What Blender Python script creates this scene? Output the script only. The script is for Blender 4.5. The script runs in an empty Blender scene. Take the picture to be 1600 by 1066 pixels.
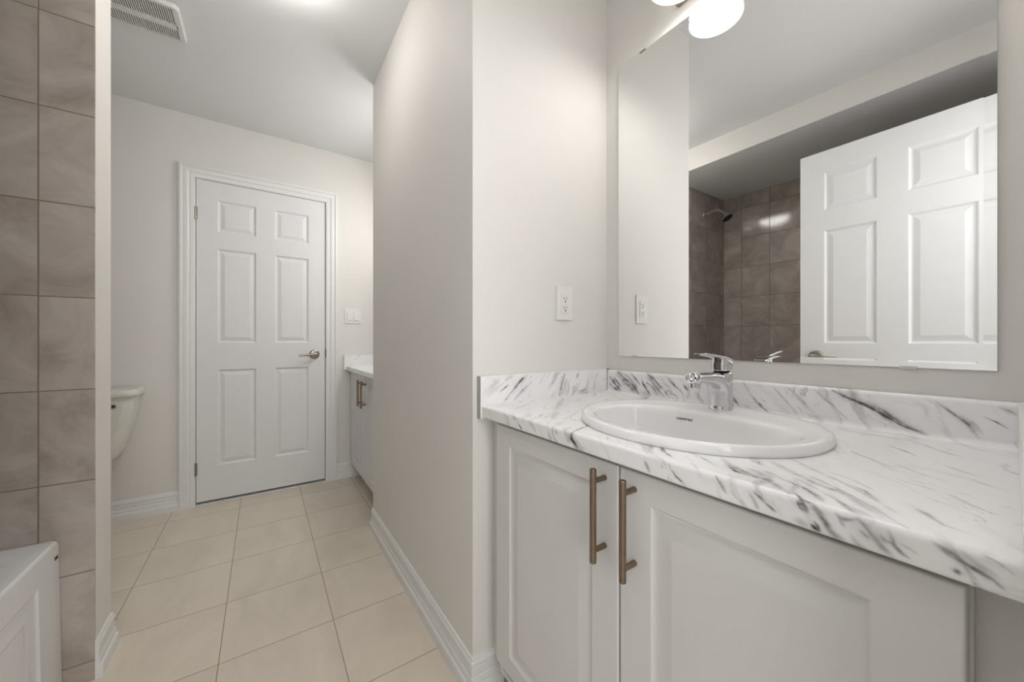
import bpy, bmesh, math, random
import numpy as np
from mathutils import Vector, Matrix
from mathutils.bvhtree import BVHTree

scene = bpy.context.scene
COL = scene.collection

# ------------------------------------------------------------------ camera
HEYE = 1.03
YAW = math.atan2(390, 572)
cam_data = bpy.data.cameras.new('camera')
cam_data.sensor_width = 36.0
cam_data.lens = 36.0 * 572.0 / 1600.0
cam_data.clip_start = 0.01
cam_data.shift_y = 0.5 / 1600.0
cam = bpy.data.objects.new('camera', cam_data)
COL.objects.link(cam)
cam.location = (0, 0, HEYE)
cam.rotation_euler = (math.pi / 2, 0, -YAW)
scene.camera = cam

# ------------------------------------------------------------------ world, lights, exposure
world = bpy.data.worlds.new('world')
scene.world = world
world.use_nodes = True
wbg = world.node_tree.nodes['Background']
wbg.inputs[0].default_value = (1.0, 0.98, 0.96, 1)
wbg.inputs[1].default_value = 0.75

scene.view_settings.view_transform = 'Standard'
scene.view_settings.look = 'None'
scene.view_settings.gamma = 1.0
scene.view_settings.use_curve_mapping = False
scene.view_settings.exposure = 0.12


def area_light(name, loc, target, sx, sy, energy, color):
    d = bpy.data.lights.new(name, 'AREA')
    d.shape = 'RECTANGLE'
    d.size = sx
    d.size_y = sy
    d.energy = energy
    d.color = color
    o = bpy.data.objects.new(name, d)
    COL.objects.link(o)
    o.location = loc
    o.rotation_euler = (Vector(target) - Vector(loc)).to_track_quat('-Z', 'Y').to_euler()
    return o


def point_light(name, loc, energy, radius, color):
    d = bpy.data.lights.new(name, 'POINT')
    d.energy = energy
    d.shadow_soft_size = radius
    d.color = color
    o = bpy.data.objects.new(name, d)
    COL.objects.link(o)
    o.location = loc
    return o


WHITE = (1.0, 0.995, 0.992)
E_WORLD, E_DOOR, E_FAR, E_BULB, E_FILL, E_DOME = 0.26, 25.5, 3.6, 1.2, 6.4, 16.5
wbg.inputs[1].default_value = E_WORLD
# daylight of the room behind the open doorway
area_light('doorway_daylight', (0.05, -1.1, 1.35), (0.1, 2.0, 1.15), 1.3, 1.9, E_DOOR, WHITE)
# soft fill light added in the doorway to brighten near walls and mirror side
point_light('doorway_fill', (0.16, -0.06, 1.70), E_FILL, 0.16, WHITE)
# the lamp over the second vanity, hidden behind the partition
area_light('far_vanity_lamp', (0.955, 2.36, 2.04), (0.0, 2.36, 1.25), 0.44, 0.14, E_FAR, WHITE)
point_light('far_vanity_glow', (0.80, 2.30, 2.02), E_FAR * 0.8, 0.09, WHITE)


# ------------------------------------------------------------------ helpers
def link(o):
    COL.objects.link(o)
    return o


def thing(name, label, cat, loc, group=None):
    o = bpy.data.objects.new(name, None)
    o.empty_display_size = 0.05
    link(o)
    o.location = loc
    o['label'] = label
    o['category'] = cat
    if group:
        o['group'] = group
    o['base'] = list(loc)
    return o


def fix_parent(o, parent):
    o.parent = parent
    base = parent.get('base')
    if base is not None:
        o.matrix_parent_inverse = Matrix.Translation(Vector(base)).inverted()


def obj(name, bm, m, parent=None, smooth=None, label=None):
    """one mesh object from a bmesh given in world coordinates"""
    me = bpy.data.meshes.new(name)
    bmesh.ops.recalc_face_normals(bm, faces=bm.faces)
    bm.to_mesh(me)
    bm.free()
    return mobj(name, me, m, parent, smooth, label)


def mobj(name, me, m, parent=None, smooth=None, label=None):
    o = bpy.data.objects.new(name, me)
    link(o)
    if m is not None:
        me.materials.append(m)
    if smooth is not None:
        me.polygons.foreach_set('use_smooth', [True] * len(me.polygons))
        me.set_sharp_from_angle(angle=math.radians(smooth))
        w = o.modifiers.new('weighted_normal', 'WEIGHTED_NORMAL')
        w.keep_sharp = True
        w.weight = 80
    if parent is not None:
        fix_parent(o, parent)
    if label:
        o['label'] = label
    return o


def struct(name, bm, m, smooth=None, label=None):
    o = obj(name, bm, m, None, smooth, label)
    o['kind'] = 'structure'
    return o


def tag(o, label, cat, group=None):
    o['label'] = label
    o['category'] = cat
    if group:
        o['group'] = group
    return o


def B():
    return bmesh.new()


def box(bm, x0, x1, y0, y1, z0, z1, bevel=0.0, seg=2):
    c = [(x, y, z) for z in (z0, z1) for y in (y0, y1) for x in (x0, x1)]
    v = [bm.verts.new(p) for p in c]
    fs = [bm.faces.new([v[i] for i in q]) for q in
          ((0, 2, 3, 1), (4, 5, 7, 6), (0, 1, 5, 4), (2, 6, 7, 3), (0, 4, 6, 2), (1, 3, 7, 5))]
    if bevel > 0:
        es = list({e for f in fs for e in f.edges})
        bmesh.ops.bevel(bm, geom=es, offset=bevel, segments=seg, profile=0.6, affect='EDGES')
    return bm


def loft(bm, rings, cap0=True, cap1=True, closed=True):
    vs = [[bm.verts.new(p) for p in r] for r in rings]
    n = len(vs[0])
    for a, b in zip(vs[:-1], vs[1:]):
        for i in range(n if closed else n - 1):
            j = (i + 1) % n
            bm.faces.new((a[i], a[j], b[j], b[i]))
    if cap0:
        bm.faces.new(vs[0][::-1])
    if cap1:
        bm.faces.new(vs[-1])
    return vs


def frame_of(d):
    d = Vector(d).normalized()
    h = Vector((0, 0, 1)) if abs(d.z) < 0.95 else Vector((1, 0, 0))
    a = d.cross(h).normalized()
    return a, d.cross(a).normalized()


def tube(bm, pts, rad, n=16, caps=True):
    pts = [Vector(p) for p in pts]
    if not isinstance(rad, (list, tuple)):
        rad = [rad] * len(pts)
    rings = []
    a0 = None
    for i, p in enumerate(pts):
        d = (pts[min(i + 1, len(pts) - 1)] - pts[max(i - 1, 0)]).normalized()
        if a0 is None:
            a, b = frame_of(d)
        else:
            a = (a0 - d * a0.dot(d)).normalized()
            b = d.cross(a).normalized()
        a0 = a
        rings.append([p + (a * math.cos(2 * math.pi * k / n) + b * math.sin(2 * math.pi * k / n)) * rad[i] for k in range(n)])
    loft(bm, rings, caps, caps)
    return bm


def lathe(bm, prof, origin, axis, n=32, cap0=False, cap1=False):
    """prof: (radius, distance along axis)"""
    origin = Vector(origin)
    ax = Vector(axis).normalized()
    a, b = frame_of(ax)
    rings = [[origin + ax * h + (a * math.cos(2 * math.pi * k / n) + b * math.sin(2 * math.pi * k / n)) * max(r, 1e-5)
              for k in range(n)] for r, h in prof]
    loft(bm, rings, cap0, cap1)
    return bm


def rrect(w, d, r, n=5):
    """rounded rectangle outline in 2D, centred"""
    r = min(r, w / 2 - 1e-4, d / 2 - 1e-4)
    out = []
    for cx, cy, a0 in ((w / 2 - r, d / 2 - r, 0), (-w / 2 + r, d / 2 - r, 90), (-w / 2 + r, -d / 2 + r, 180), (w / 2 - r, -d / 2 + r, 270)):
        for k in range(n):
            a = math.radians(a0 + 90 * k / (n - 1))
            out.append((cx + r * math.cos(a), cy + r * math.sin(a)))
    return out


def sweep(bm, path, prof, mapf):
    """mitred sweep: path in 2D, profile (offset to the left of travel, height)"""
    P = [Vector(p) for p in path]
    rings = []
    for i, p in enumerate(P):
        ns = []
        if i > 0:
            d = (P[i] - P[i - 1]).normalized()
            ns.append(Vector((-d.y, d.x)))
        if i < len(P) - 1:
            d = (P[i + 1] - P[i]).normalized()
            ns.append(Vector((-d.y, d.x)))
        n = sum(ns, Vector((0, 0))).normalized()
        k = 1.0 / max(0.2, n.dot(ns[0]))
        rings.append([mapf(p.x + n.x * o * k, p.y + n.y * o * k, h) for o, h in prof])
    loft(bm, rings, True, True)
    return bm


# ------------------------------------------------------------------ materials
def nn(nt, kind, **kw):
    n = nt.nodes.new(kind)
    for k, v in kw.items():
        setattr(n, k, v)
    return n


def base_mat(name, color, rough=0.5, metal=0.0, coat=0.0, spec=0.5):
    m = bpy.data.materials.new(name)
    m.use_nodes = True
    p = m.node_tree.nodes['Principled BSDF']
    p.inputs['Base Color'].default_value = (*color, 1)
    p.inputs['Roughness'].default_value = rough
    p.inputs['Metallic'].default_value = metal
    p.inputs['Coat Weight'].default_value = coat
    p.inputs['Specular IOR Level'].default_value = spec
    return m, m.node_tree, p


def plain(name, color, rough=0.5, metal=0.0, coat=0.0, spec=0.5, vary=0.02, scale=6.0, bump=0.0, bscale=250.0):
    """a procedural surface: a colour that wavers a little and an optional fine bump"""
    m, nt, p = base_mat(name, color, rough, metal, coat, spec)
    tc = nn(nt, 'ShaderNodeTexCoord')
    no = nn(nt, 'ShaderNodeTexNoise')
    no.inputs['Scale'].default_value = scale
    no.inputs['Detail'].default_value = 3
    nt.links.new(tc.outputs['Object'], no.inputs['Vector'])
    cr = nn(nt, 'ShaderNodeValToRGB')
    cr.color_ramp.elements[0].position = 0.3
    cr.color_ramp.elements[1].position = 0.7
    cr.color_ramp.elements[0].color = (*[c * (1 - vary) for c in color], 1)
    cr.color_ramp.elements[1].color = (*[min(1, c * (1 + vary)) for c in color], 1)
    nt.links.new(no.outputs['Fac'], cr.inputs['Fac'])
    nt.links.new(cr.outputs['Color'], p.inputs['Base Color'])
    if bump > 0:
        n2 = nn(nt, 'ShaderNodeTexNoise')
        n2.inputs['Scale'].default_value = bscale
        n2.inputs['Detail'].default_value = 2
        nt.links.new(tc.outputs['Object'], n2.inputs['Vector'])
        bp = nn(nt, 'ShaderNodeBump')
        bp.inputs['Strength'].default_value = bump
        bp.inputs['Distance'].default_value = 0.001
        nt.links.new(n2.outputs['Fac'], bp.inputs['Height'])
        nt.links.new(bp.outputs['Normal'], p.inputs['Normal'])
    return m


def tile_mat(name, axes, origin, size, joint, c_lo, c_hi, c_joint, rough, cloud, stretch=(1, 1), coat=0.0, bump=0.6):
    """ceramic tiles in a straight grid; axes picks the two world axes that span the wall"""
    m, nt, p = base_mat(name, c_hi, rough, coat=coat)
    L = nt.links.new
    tc = nn(nt, 'ShaderNodeTexCoord')
    sep = nn(nt, 'ShaderNodeSeparateXYZ')
    L(tc.outputs['Object'], sep.inputs[0])
    com = nn(nt, 'ShaderNodeCombineXYZ')
    for i, a in enumerate(axes):
        s = nn(nt, 'ShaderNodeMath', operation='SUBTRACT')
        L(sep.outputs['XYZ'.index(a)], s.inputs[0])
        s.inputs[1].default_value = origin[i] - size[i] * 40
        L(s.outputs[0], com.inputs[i])
    br = nn(nt, 'ShaderNodeTexBrick')
    br.offset = 0.0
    br.squash = 1.0
    br.inputs['Scale'].default_value = 1.0
    br.inputs['Brick Width'].default_value = size[0]
    br.inputs['Row Height'].default_value = size[1]
    br.inputs['Mortar Size'].default_value = joint
    br.inputs['Mortar Smooth'].default_value = 0.25
    br.inputs['Bias'].default_value = 0.0
    br.inputs['Color1'].default_value = (0.0, 0.0, 0.0, 1)
    br.inputs['Color2'].default_value = (1.0, 1.0, 1.0, 1)
    L(com.outputs[0], br.inputs['Vector'])
    mp = nn(nt, 'ShaderNodeMapping')
    mp.inputs['Scale'].default_value = (stretch[0], stretch[1], 1)
    L(com.outputs[0], mp.inputs['Vector'])
    # shift the clouds from tile to tile
    ad = nn(nt, 'ShaderNodeVectorMath', operation='ADD')
    sc = nn(nt, 'ShaderNodeVectorMath', operation='SCALE')
    sc.inputs['Scale'].default_value = 7.0
    L(br.outputs['Color'], sc.inputs[0])
    L(mp.outputs[0], ad.inputs[0])
    L(sc.outputs[0], ad.inputs[1])
    n1 = nn(nt, 'ShaderNodeTexNoise')
    n1.inputs['Scale'].default_value = cloud
    n1.inputs['Detail'].default_value = 6
    n1.inputs['Roughness'].default_value = 0.62
    n1.inputs['Distortion'].default_value = 0.9
    L(ad.outputs[0], n1.inputs['Vector'])
    cr = nn(nt, 'ShaderNodeValToRGB')
    cr.color_ramp.elements[0].position = 0.30
    cr.color_ramp.elements[1].position = 0.70
    cr.color_ramp.elements[0].color = (*c_lo, 1)
    cr.color_ramp.elements[1].color = (*c_hi, 1)
    L(n1.outputs['Fac'], cr.inputs['Fac'])
    mx = nn(nt, 'ShaderNodeMix', data_type='RGBA')
    L(br.outputs['Fac'], mx.inputs['Factor'])
    L(cr.outputs['Color'], mx.inputs[6])
    mx.inputs[7].default_value = (*c_joint, 1)
    L(mx.outputs[2], p.inputs['Base Color'])
    ro = nn(nt, 'ShaderNodeMapRange')
    ro.inputs['To Min'].default_value = rough
    ro.inputs['To Max'].default_value = 0.85
    L(br.outputs['Fac'], ro.inputs['Value'])
    L(ro.outputs[0], p.inputs['Roughness'])
    inv = nn(nt, 'ShaderNodeMath', operation='SUBTRACT')
    inv.inputs[0].default_value = 1.0
    L(br.outputs['Fac'], inv.inputs[1])
    bp = nn(nt, 'ShaderNodeBump')
    bp.inputs['Strength'].default_value = bump
    bp.inputs['Distance'].default_value = 0.0015
    L(inv.outputs[0], bp.inputs['Height'])
    L(bp.outputs['Normal'], p.inputs['Normal'])
    return m


def marble_mat(name):
    """white laminate with the streaks stored on the mesh (attribute vein) and a fine noise breaking them up"""
    m, nt, p = base_mat(name, (0.8, 0.8, 0.8), 0.22, spec=0.45)
    L = nt.links.new
    at = nn(nt, 'ShaderNodeAttribute', attribute_name='vein')
    tc = nn(nt, 'ShaderNodeTexCoord')
    n1 = nn(nt, 'ShaderNodeTexNoise')
    n1.inputs['Scale'].default_value = 90
    n1.inputs['Detail'].default_value = 4
    L(tc.outputs['Object'], n1.inputs['Vector'])
    mr = nn(nt, 'ShaderNodeMapRange')
    mr.inputs['From Min'].default_value = 0.3
    mr.inputs['From Max'].default_value = 0.7
    mr.inputs['To Min'].default_value = 0.72
    mr.inputs['To Max'].default_value = 1.18
    L(n1.outputs['Fac'], mr.inputs['Value'])
    mu = nn(nt, 'ShaderNodeMath', operation='MULTIPLY')
    L(at.outputs['Fac'], mu.inputs[0])
    L(mr.outputs[0], mu.inputs[1])
    cr = nn(nt, 'ShaderNodeValToRGB')
    e = cr.color_ramp.elements
    e[0].position = 0.0
    e[0].color = (0.90, 0.90, 0.90, 1)
    e[1].position = 1.0
    e[1].color = (0.035, 0.03, 0.026, 1)
    for pos, c in ((0.25, (0.62, 0.62, 0.625)), (0.5, (0.30, 0.29, 0.285)), (0.75, (0.12, 0.11, 0.10))):
        q = e.new(pos)
        q.color = (*c, 1)
    L(mu.outputs[0], cr.inputs['Fac'])
    L(cr.outputs['Color'], p.inputs['Base Color'])
    return m


def glass_shade_mat(name, strength):
    m, nt, p = base_mat(name, (0.95, 0.94, 0.92), 0.25)
    p.inputs['Emission Color'].default_value = (1.0, 0.965, 0.93, 1)
    tc = nn(nt, 'ShaderNodeTexCoord')
    no = nn(nt, 'ShaderNodeTexNoise')
    no.inputs['Scale'].default_value = 12
    nt.links.new(tc.outputs['Object'], no.inputs['Vector'])
    mr = nn(nt, 'ShaderNodeMapRange')
    mr.inputs['To Min'].default_value = strength * 0.8
    mr.inputs['To Max'].default_value = strength * 1.2
    nt.links.new(no.outputs['Fac'], mr.inputs['Value'])
    nt.links.new(mr.outputs[0], p.inputs['Emission Strength'])
    return m


M = {}
M['wall'] = plain('wall_paint', (0.755, 0.734, 0.697), 0.6, vary=0.012, scale=3, bump=0.05, bscale=400, spec=0.3)
M['ceiling'] = plain('ceiling_paint', (0.78, 0.785, 0.79), 0.85, vary=0.012, scale=3, spec=0.2)
M['trim'] = plain('trim_paint', (0.78, 0.78, 0.77), 0.35, vary=0.015, scale=20)
M['door'] = plain('door_paint', (0.76, 0.765, 0.765), 0.5, vary=0.012, scale=14, bump=0.03, bscale=300)
M['cabinet'] = plain('cabinet_foil', (0.70, 0.695, 0.683), 0.38, vary=0.012, scale=9)
M['cab_in'] = plain('cabinet_board', (0.55, 0.53, 0.50), 0.6)
M['bronze'] = plain('brushed_bronze', (0.27, 0.21, 0.145), 0.34, metal=1.0, vary=0.1, scale=60)
M['nickel'] = plain('satin_nickel', (0.36, 0.32, 0.27), 0.28, metal=1.0, vary=0.05, scale=40)
M['chrome'] = plain('chrome', (0.70, 0.70, 0.715), 0.07, metal=1.0, vary=0.01, scale=30)
M['dark'] = plain('dark_gap', (0.03, 0.027, 0.025), 0.7, vary=0.2, scale=30)
M['porcelain'] = plain('porcelain', (0.90, 0.897, 0.893), 0.12, coat=0.4, vary=0.006, scale=4)
M['bisque'] = plain('toilet_china', (0.74, 0.72, 0.67), 0.15, coat=0.4, vary=0.01, scale=4)
M['acrylic'] = plain('tub_acrylic', (0.78, 0.785, 0.79), 0.18, coat=0.3, vary=0.008, scale=4)
M['plastic'] = plain('white_plastic', (0.80, 0.785, 0.755), 0.35, vary=0.01, scale=30)
M['vent'] = plain('vent_plastic', (0.74, 0.73, 0.71), 0.45, vary=0.01, scale=30)
M['ink'] = plain('printed_ink', (0.03, 0.03, 0.03), 0.5, vary=0.1, scale=80)
M['mirror'] = plain('silvered_glass', (0.945, 0.95, 0.945), 0.0, metal=1.0, vary=0.002, scale=2)
M['glass_edge'] = plain('mirror_edge', (0.35, 0.38, 0.37), 0.2, vary=0.05, scale=30)
M['clear'] = plain('clear_clip', (0.62, 0.63, 0.62), 0.15, vary=0.03, scale=60)
M['marble'] = marble_mat('marble_laminate')
M['rawedge'] = plain('raw_laminate_edge', (0.42, 0.41, 0.40), 0.6, vary=0.12, scale=90)
M['shade'] = glass_shade_mat('lit_white_glass', 1.6)
M['bulb'] = glass_shade_mat('lit_bulb', 9.0)
M['dome'] = glass_shade_mat('lit_lens', E_DOME)
M['floor'] = tile_mat('beige_floor_tile', 'XY', (-0.116, 1.4905), (0.333, 0.333), 0.0016,
                      (0.66, 0.588, 0.485), (0.77, 0.69, 0.575), (0.34, 0.275, 0.20), 0.32, 2.2, (2.2, 1.0), bump=0.35)
TAUPE = ((0.34, 0.29, 0.25), (0.56, 0.505, 0.455), (0.26, 0.205, 0.155))
VEINS = [
    ('b', 0.0035, 0.95, [(1.0505,0.8697,0.9223),(1.0505,0.8378,0.8991),(1.0505,0.8111,0.8844),(1.0505,0.7928,0.8676),(1.0505,0.7802,0.8495)]),
    ('b', 0.007, 0.5, [(1.0505,0.8755,0.9139),(1.0505,0.8444,0.8914),(1.0505,0.8172,0.8738),(1.0505,0.7936,0.8523)]),
    ('b', 0.003, 0.9, [(1.0505,0.9063,0.9023),(1.0505,0.89,0.8896),(1.0505,0.8772,0.8723),(1.0505,0.8533,0.8532)]),
    ('b', 0.006, 0.5, [(1.0505,0.9048,0.8954),(1.0505,0.8842,0.8763),(1.0505,0.8612,0.858)]),
    ('b', 0.003, 0.8, [(1.0505,0.8842,0.8971),(1.0505,0.8697,0.8852),(1.0505,0.8573,0.8704)]),
    ('b', 0.0035, 0.8, [(1.0505,0.9063,0.8753),(1.0505,0.89,0.8641),(1.0505,0.8612,0.8534)]),
    ('b', 0.0028, 0.9, [(1.0505,0.7508,0.926),(1.0505,0.7267,0.9102),(1.0505,0.7069,0.8912),(1.0505,0.6847,0.8736),(1.0505,0.6736,0.8583)]),
    ('b', 0.0025, 0.8, [(1.0505,0.7694,0.9066),(1.0505,0.7641,0.8889),(1.0505,0.7469,0.8666),(1.0505,0.7367,0.8531)]),
    ('b', 0.008, 0.45, [(1.0505,0.7435,0.9151),(1.0505,0.7232,0.8928),(1.0505,0.7005,0.8694),(1.0505,0.6876,0.8566)]),
    ('b', 0.002, 0.7, [(1.0505,0.7508,0.8954),(1.0505,0.7267,0.8768),(1.0505,0.7081,0.8582)]),
    ('b', 0.003, 0.5, [(1.0505,0.6787,0.9202),(1.0505,0.66,0.9018),(1.0505,0.639,0.8842),(1.0505,0.616,0.8655)]),
    ('b', 0.002, 0.9, [(1.0505,0.6235,0.9013),(1.0505,0.6104,0.8853)]),
    ('b', 0.0022, 0.7, [(1.0505,0.4558,0.925),(1.0505,0.4381,0.8914),(1.0505,0.4173,0.8663),(1.0505,0.3971,0.8512)]),
    ('b', 0.002, 0.6, [(1.0505,0.4917,0.8899),(1.0505,0.4732,0.8676),(1.0505,0.4621,0.8526)]),
    ('b', 0.004, 0.3, [(1.0505,0.3589,0.9205),(1.0505,0.3267,0.8876),(1.0505,0.2996,0.8564)]),
    ('b', 0.0028, 0.95, [(1.0505,0.2717,0.9211),(1.0505,0.247,0.9083),(1.0505,0.2202,0.8964),(1.0505,0.1912,0.8786),(1.0505,0.164,0.8615),(1.0505,0.1305,0.8504)]),
    ('b', 0.006, 0.4, [(1.0505,0.2252,0.9083),(1.0505,0.1959,0.8884),(1.0505,0.164,0.8679),(1.0505,0.1383,0.8553)]),
    ('b', 0.0015, 0.8, [(1.0505,0.1912,0.8891),(1.0505,0.1774,0.8757),(1.0505,0.164,0.8679)]),
    ('b', 0.0016, 0.8, [(1.0505,0.0643,0.8975),(1.0505,0.0515,0.8905),(1.0505,0.0393,0.8812)]),
    ('b', 0.003, 0.3, [(1.0505,0.0913,0.8929),(1.0505,0.0767,0.8817),(1.0505,0.0662,0.8678)]),
    ('b', 0.003, 0.4, [(1.0505,0.0492,0.9156),(1.0505,0.0393,0.9127),(1.0505,0.031,0.9053)]),
    ('t', 0.0016, 0.6, [(0.9171,0.1608,0.8455),(0.8962,0.1399,0.8455),(0.8684,0.1195,0.8455)]),
    ('t', 0.0018, 0.45, [(0.6254,0.1426,0.8455),(0.6137,0.1286,0.8455),(0.5905,0.1114,0.8455)]),
    ('t', 0.0025, 0.35, [(0.6047,0.0896,0.8455),(0.5892,0.0757,0.8455),(0.5661,0.0598,0.8455),(0.5607,0.0413,0.8455)]),
    ('t', 0.005, 0.35, [(0.6506,0.2465,0.8455),(0.6199,0.205,0.8455),(0.5926,0.17,0.8455),(0.5843,0.144,0.8455),(0.5586,0.1171,0.8455),(0.5375,0.0978,0.8455)]),
    ('t', 0.0065, 0.45, [(0.5973,0.2908,0.8455),(0.5737,0.2655,0.8455),(0.5641,0.2439,0.8455),(0.5522,0.2224,0.8455),(0.5559,0.211,0.8455),(0.5425,0.1941,0.8455),(0.5294,0.178,0.8455)]),
    ('t', 0.002, 0.7, [(0.5706,0.2677,0.8455),(0.5543,0.2497,0.8455),(0.553,0.2326,0.8455)]),
    ('t', 0.0018, 0.55, [(0.5872,0.3401,0.8455),(0.5819,0.3188,0.8455),(0.566,0.2935,0.8455),(0.5522,0.2735,0.8455)]),
    ('t', 0.0022, 0.6, [(0.5835,0.3882,0.8455),(0.5544,0.3624,0.8455),(0.539,0.3371,0.8455)]),
    ('t', 0.0018, 0.7, [(0.5881,0.3802,0.8455),(0.5961,0.3668,0.8455)]),
    ('t', 0.0018, 0.5, [(0.5827,0.4137,0.8455),(0.5552,0.3841,0.8455)]),
    ('t', 0.0018, 0.7, [(0.61,0.5883,0.8455),(0.5773,0.5631,0.8455),(0.5431,0.5546,0.8455),(0.5225,0.5464,0.8455)]),
    ('l', 0.004, 0.5, [(0.6803,0.918,0.9232),(0.6533,0.918,0.903),(0.6208,0.918,0.8729),(0.6015,0.918,0.8533)]),
    ('l', 0.0015, 0.8, [(0.6692,0.918,0.9159),(0.6521,0.918,0.903),(0.6354,0.918,0.8865)]),
    ('l', 0.0018, 0.65, [(0.6142,0.918,0.8997),(0.5822,0.918,0.8798)]),
    ('l', 0.0018, 0.7, [(0.8425,0.918,0.9263),(0.8309,0.918,0.8973),(0.8167,0.918,0.85)]),
    ('l', 0.0025, 0.7, [(0.9041,0.918,0.9234),(0.8977,0.918,0.9051)]),
    ('l', 0.004, 0.35, [(0.7011,0.918,0.9024),(0.6594,0.918,0.873),(0.633,0.918,0.8505)]),
    ('l', 0.005, 0.35, [(0.9551,0.918,0.8997),(0.9424,0.918,0.8621),(0.905,0.918,0.8537)]),
    ('l', 0.003, 0.35, [(1.0008,0.918,0.9202),(0.9876,0.918,0.8909),(0.981,0.918,0.8569)]),
    ('l', 0.003, 0.4, [(0.6259,0.918,0.9261),(0.6027,0.918,0.9119)]),
    ('t', 0.008, 0.28, [(0.8005,0.8813,0.8455),(0.7008,0.7932,0.8455),(0.6495,0.7454,0.8455)]),
    ('t', 0.003, 0.3, [(0.6004,0.244,0.8455),(0.5802,0.2083,0.8455),(0.5629,0.1777,0.8455),(0.5442,0.1471,0.8455)]),
    ('t', 0.0022, 0.32, [(0.6921,0.2397,0.8455),(0.6599,0.1968,0.8455),(0.6331,0.1611,0.8455),(0.6033,0.1264,0.8455),(0.5642,0.0928,0.8455)]),
    ('t', 0.0016, 0.35, [(0.5954,0.1951,0.8455),(0.5746,0.1648,0.8455),(0.5499,0.137,0.8455)]),
    ('t', 0.002, 0.3, [(0.9872,0.1379,0.8455),(0.9422,0.1024,0.8455),(0.9138,0.073,0.8455)]),
    ('t', 0.0016, 0.3, [(0.8537,0.0992,0.8455),(0.8205,0.0713,0.8455),(0.8029,0.0453,0.8455)]),
    ('t', 0.0016, 0.28, [(0.784,0.129,0.8455),(0.7567,0.0996,0.8455),(0.7431,0.0753,0.8455)]),
    ('t', 0.002, 0.28, [(1.0453,0.0983,0.8455),(1.0073,0.0668,0.8455),(0.9894,0.037,0.8455)]),
    ('t', 0.0016, 0.28, [(0.6868,0.0696,0.8455),(0.6571,0.048,0.8455),(0.6438,0.0281,0.8455)]),
    ('t', 0.0014, 0.3, [(0.7891,0.0631,0.8455),(0.7673,0.0433,0.8455),(0.7573,0.026,0.8455)]),
    ('t', 0.0016, 0.3, [(0.813,0.1861,0.8455),(0.7848,0.1535,0.8455),(0.7453,0.1226,0.8455)]),
    ('t', 0.0014, 0.3, [(0.6625,0.1791,0.8455),(0.6508,0.149,0.8455),(0.6261,0.1225,0.8455)]),
    ('t', 0.0018, 0.4, [(0.6239,0.7628,0.8455),(0.6977,0.7952,0.8455),(0.7473,0.8005,0.8455)]),
    ('t', 0.0016, 0.4, [(0.553,0.8111,0.8455),(0.6312,0.8534,0.8455),(0.702,0.9022,0.8455)]),
    ('t', 0.0016, 0.35, [(0.5164,0.6906,0.8455),(0.591,0.7225,0.8455),(0.6515,0.7223,0.8455)]),
    ('t', 0.0016, 0.35, [(0.5849,0.6439,0.8455),(0.6527,0.6803,0.8455),(0.7019,0.7096,0.8455)]),
    ('b', 0.0016, 0.5, [(1.0505,0.5503,0.9248),(1.0505,0.527,0.898),(1.0505,0.5029,0.8724)]),
    ('b', 0.0016, 0.4, [(1.0505,0.3073,0.9213),(1.0505,0.2728,0.8879),(1.0505,0.2457,0.8598)]),
    ('b', 0.0014, 0.4, [(1.0505,0.3909,0.922),(1.0505,0.3638,0.8904),(1.0505,0.3379,0.8587)]),
    ('b', 0.0014, 0.4, [(1.0505,0.1221,0.918),(1.0505,0.0988,0.8976),(1.0505,0.0803,0.8775)]),
    ('b', 0.002, 0.4, [(1.0505,0.1064,0.9023),(1.0505,0.084,0.8826),(1.0505,0.0697,0.858)]),
    ('b', 0.0022, 0.7, [(1.0505,0.8146,0.9205),(1.0505,0.791,0.9005),(1.0505,0.7757,0.8824)]),
    ('b', 0.0018, 0.7, [(1.0505,0.8417,0.9186),(1.0505,0.8146,0.8984),(1.0505,0.7884,0.8746)]),
    ('f', 0.0035, 0.6, [(0.5205,0.1541,0.8433),(0.5205,0.1473,0.8367),(0.5205,0.1417,0.8274),(0.5205,0.1348,0.8175),(0.5205,0.1261,0.8139)]),
    ('f', 0.0016, 0.9, [(0.5205,0.1639,0.8438),(0.5205,0.1595,0.8373),(0.5205,0.1574,0.8309)]),
    ('f', 0.001, 0.7, [(0.5205,0.1672,0.8426),(0.5205,0.1644,0.8355),(0.5205,0.1595,0.8307)]),
    ('f', 0.0022, 1, [(0.5205,0.1541,0.8183),(0.5205,0.1505,0.8166),(0.5205,0.1463,0.8145)]),
    ('f', 0.0012, 0.9, [(0.5205,0.1511,0.8235),(0.5205,0.1479,0.8205),(0.5205,0.1453,0.8158)]),
    ('f', 0.004, 0.3, [(0.5205,0.1694,0.8188),(0.5205,0.1639,0.8183),(0.5205,0.1564,0.8162)]),
    ('f', 0.004, 0.55, [(0.5205,0.1141,0.8423),(0.5205,0.1087,0.8361),(0.5205,0.1018,0.8272),(0.5205,0.0951,0.8209),(0.5205,0.0885,0.8159)]),
    ('f', 0.0014, 0.85, [(0.5205,0.1136,0.8316),(0.5205,0.1087,0.8277),(0.5205,0.1044,0.8236)]),
    ('f', 0.002, 0.45, [(0.5205,0.1319,0.8402),(0.5205,0.127,0.8359),(0.5205,0.1197,0.8377),(0.5205,0.1141,0.8423)]),
    ('f', 0.002, 0.35, [(0.5205,0.129,0.8363),(0.5205,0.1251,0.8304)]),
    ('f', 0.003, 0.5, [(0.5205,0.0911,0.839),(0.5205,0.0885,0.8331),(0.5205,0.087,0.8269),(0.5205,0.0814,0.8205),(0.5205,0.0737,0.8164)]),
    ('f', 0.002, 0.4, [(0.5205,0.0967,0.834),(0.5205,0.0934,0.8286),(0.5205,0.0885,0.8273)]),
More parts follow.
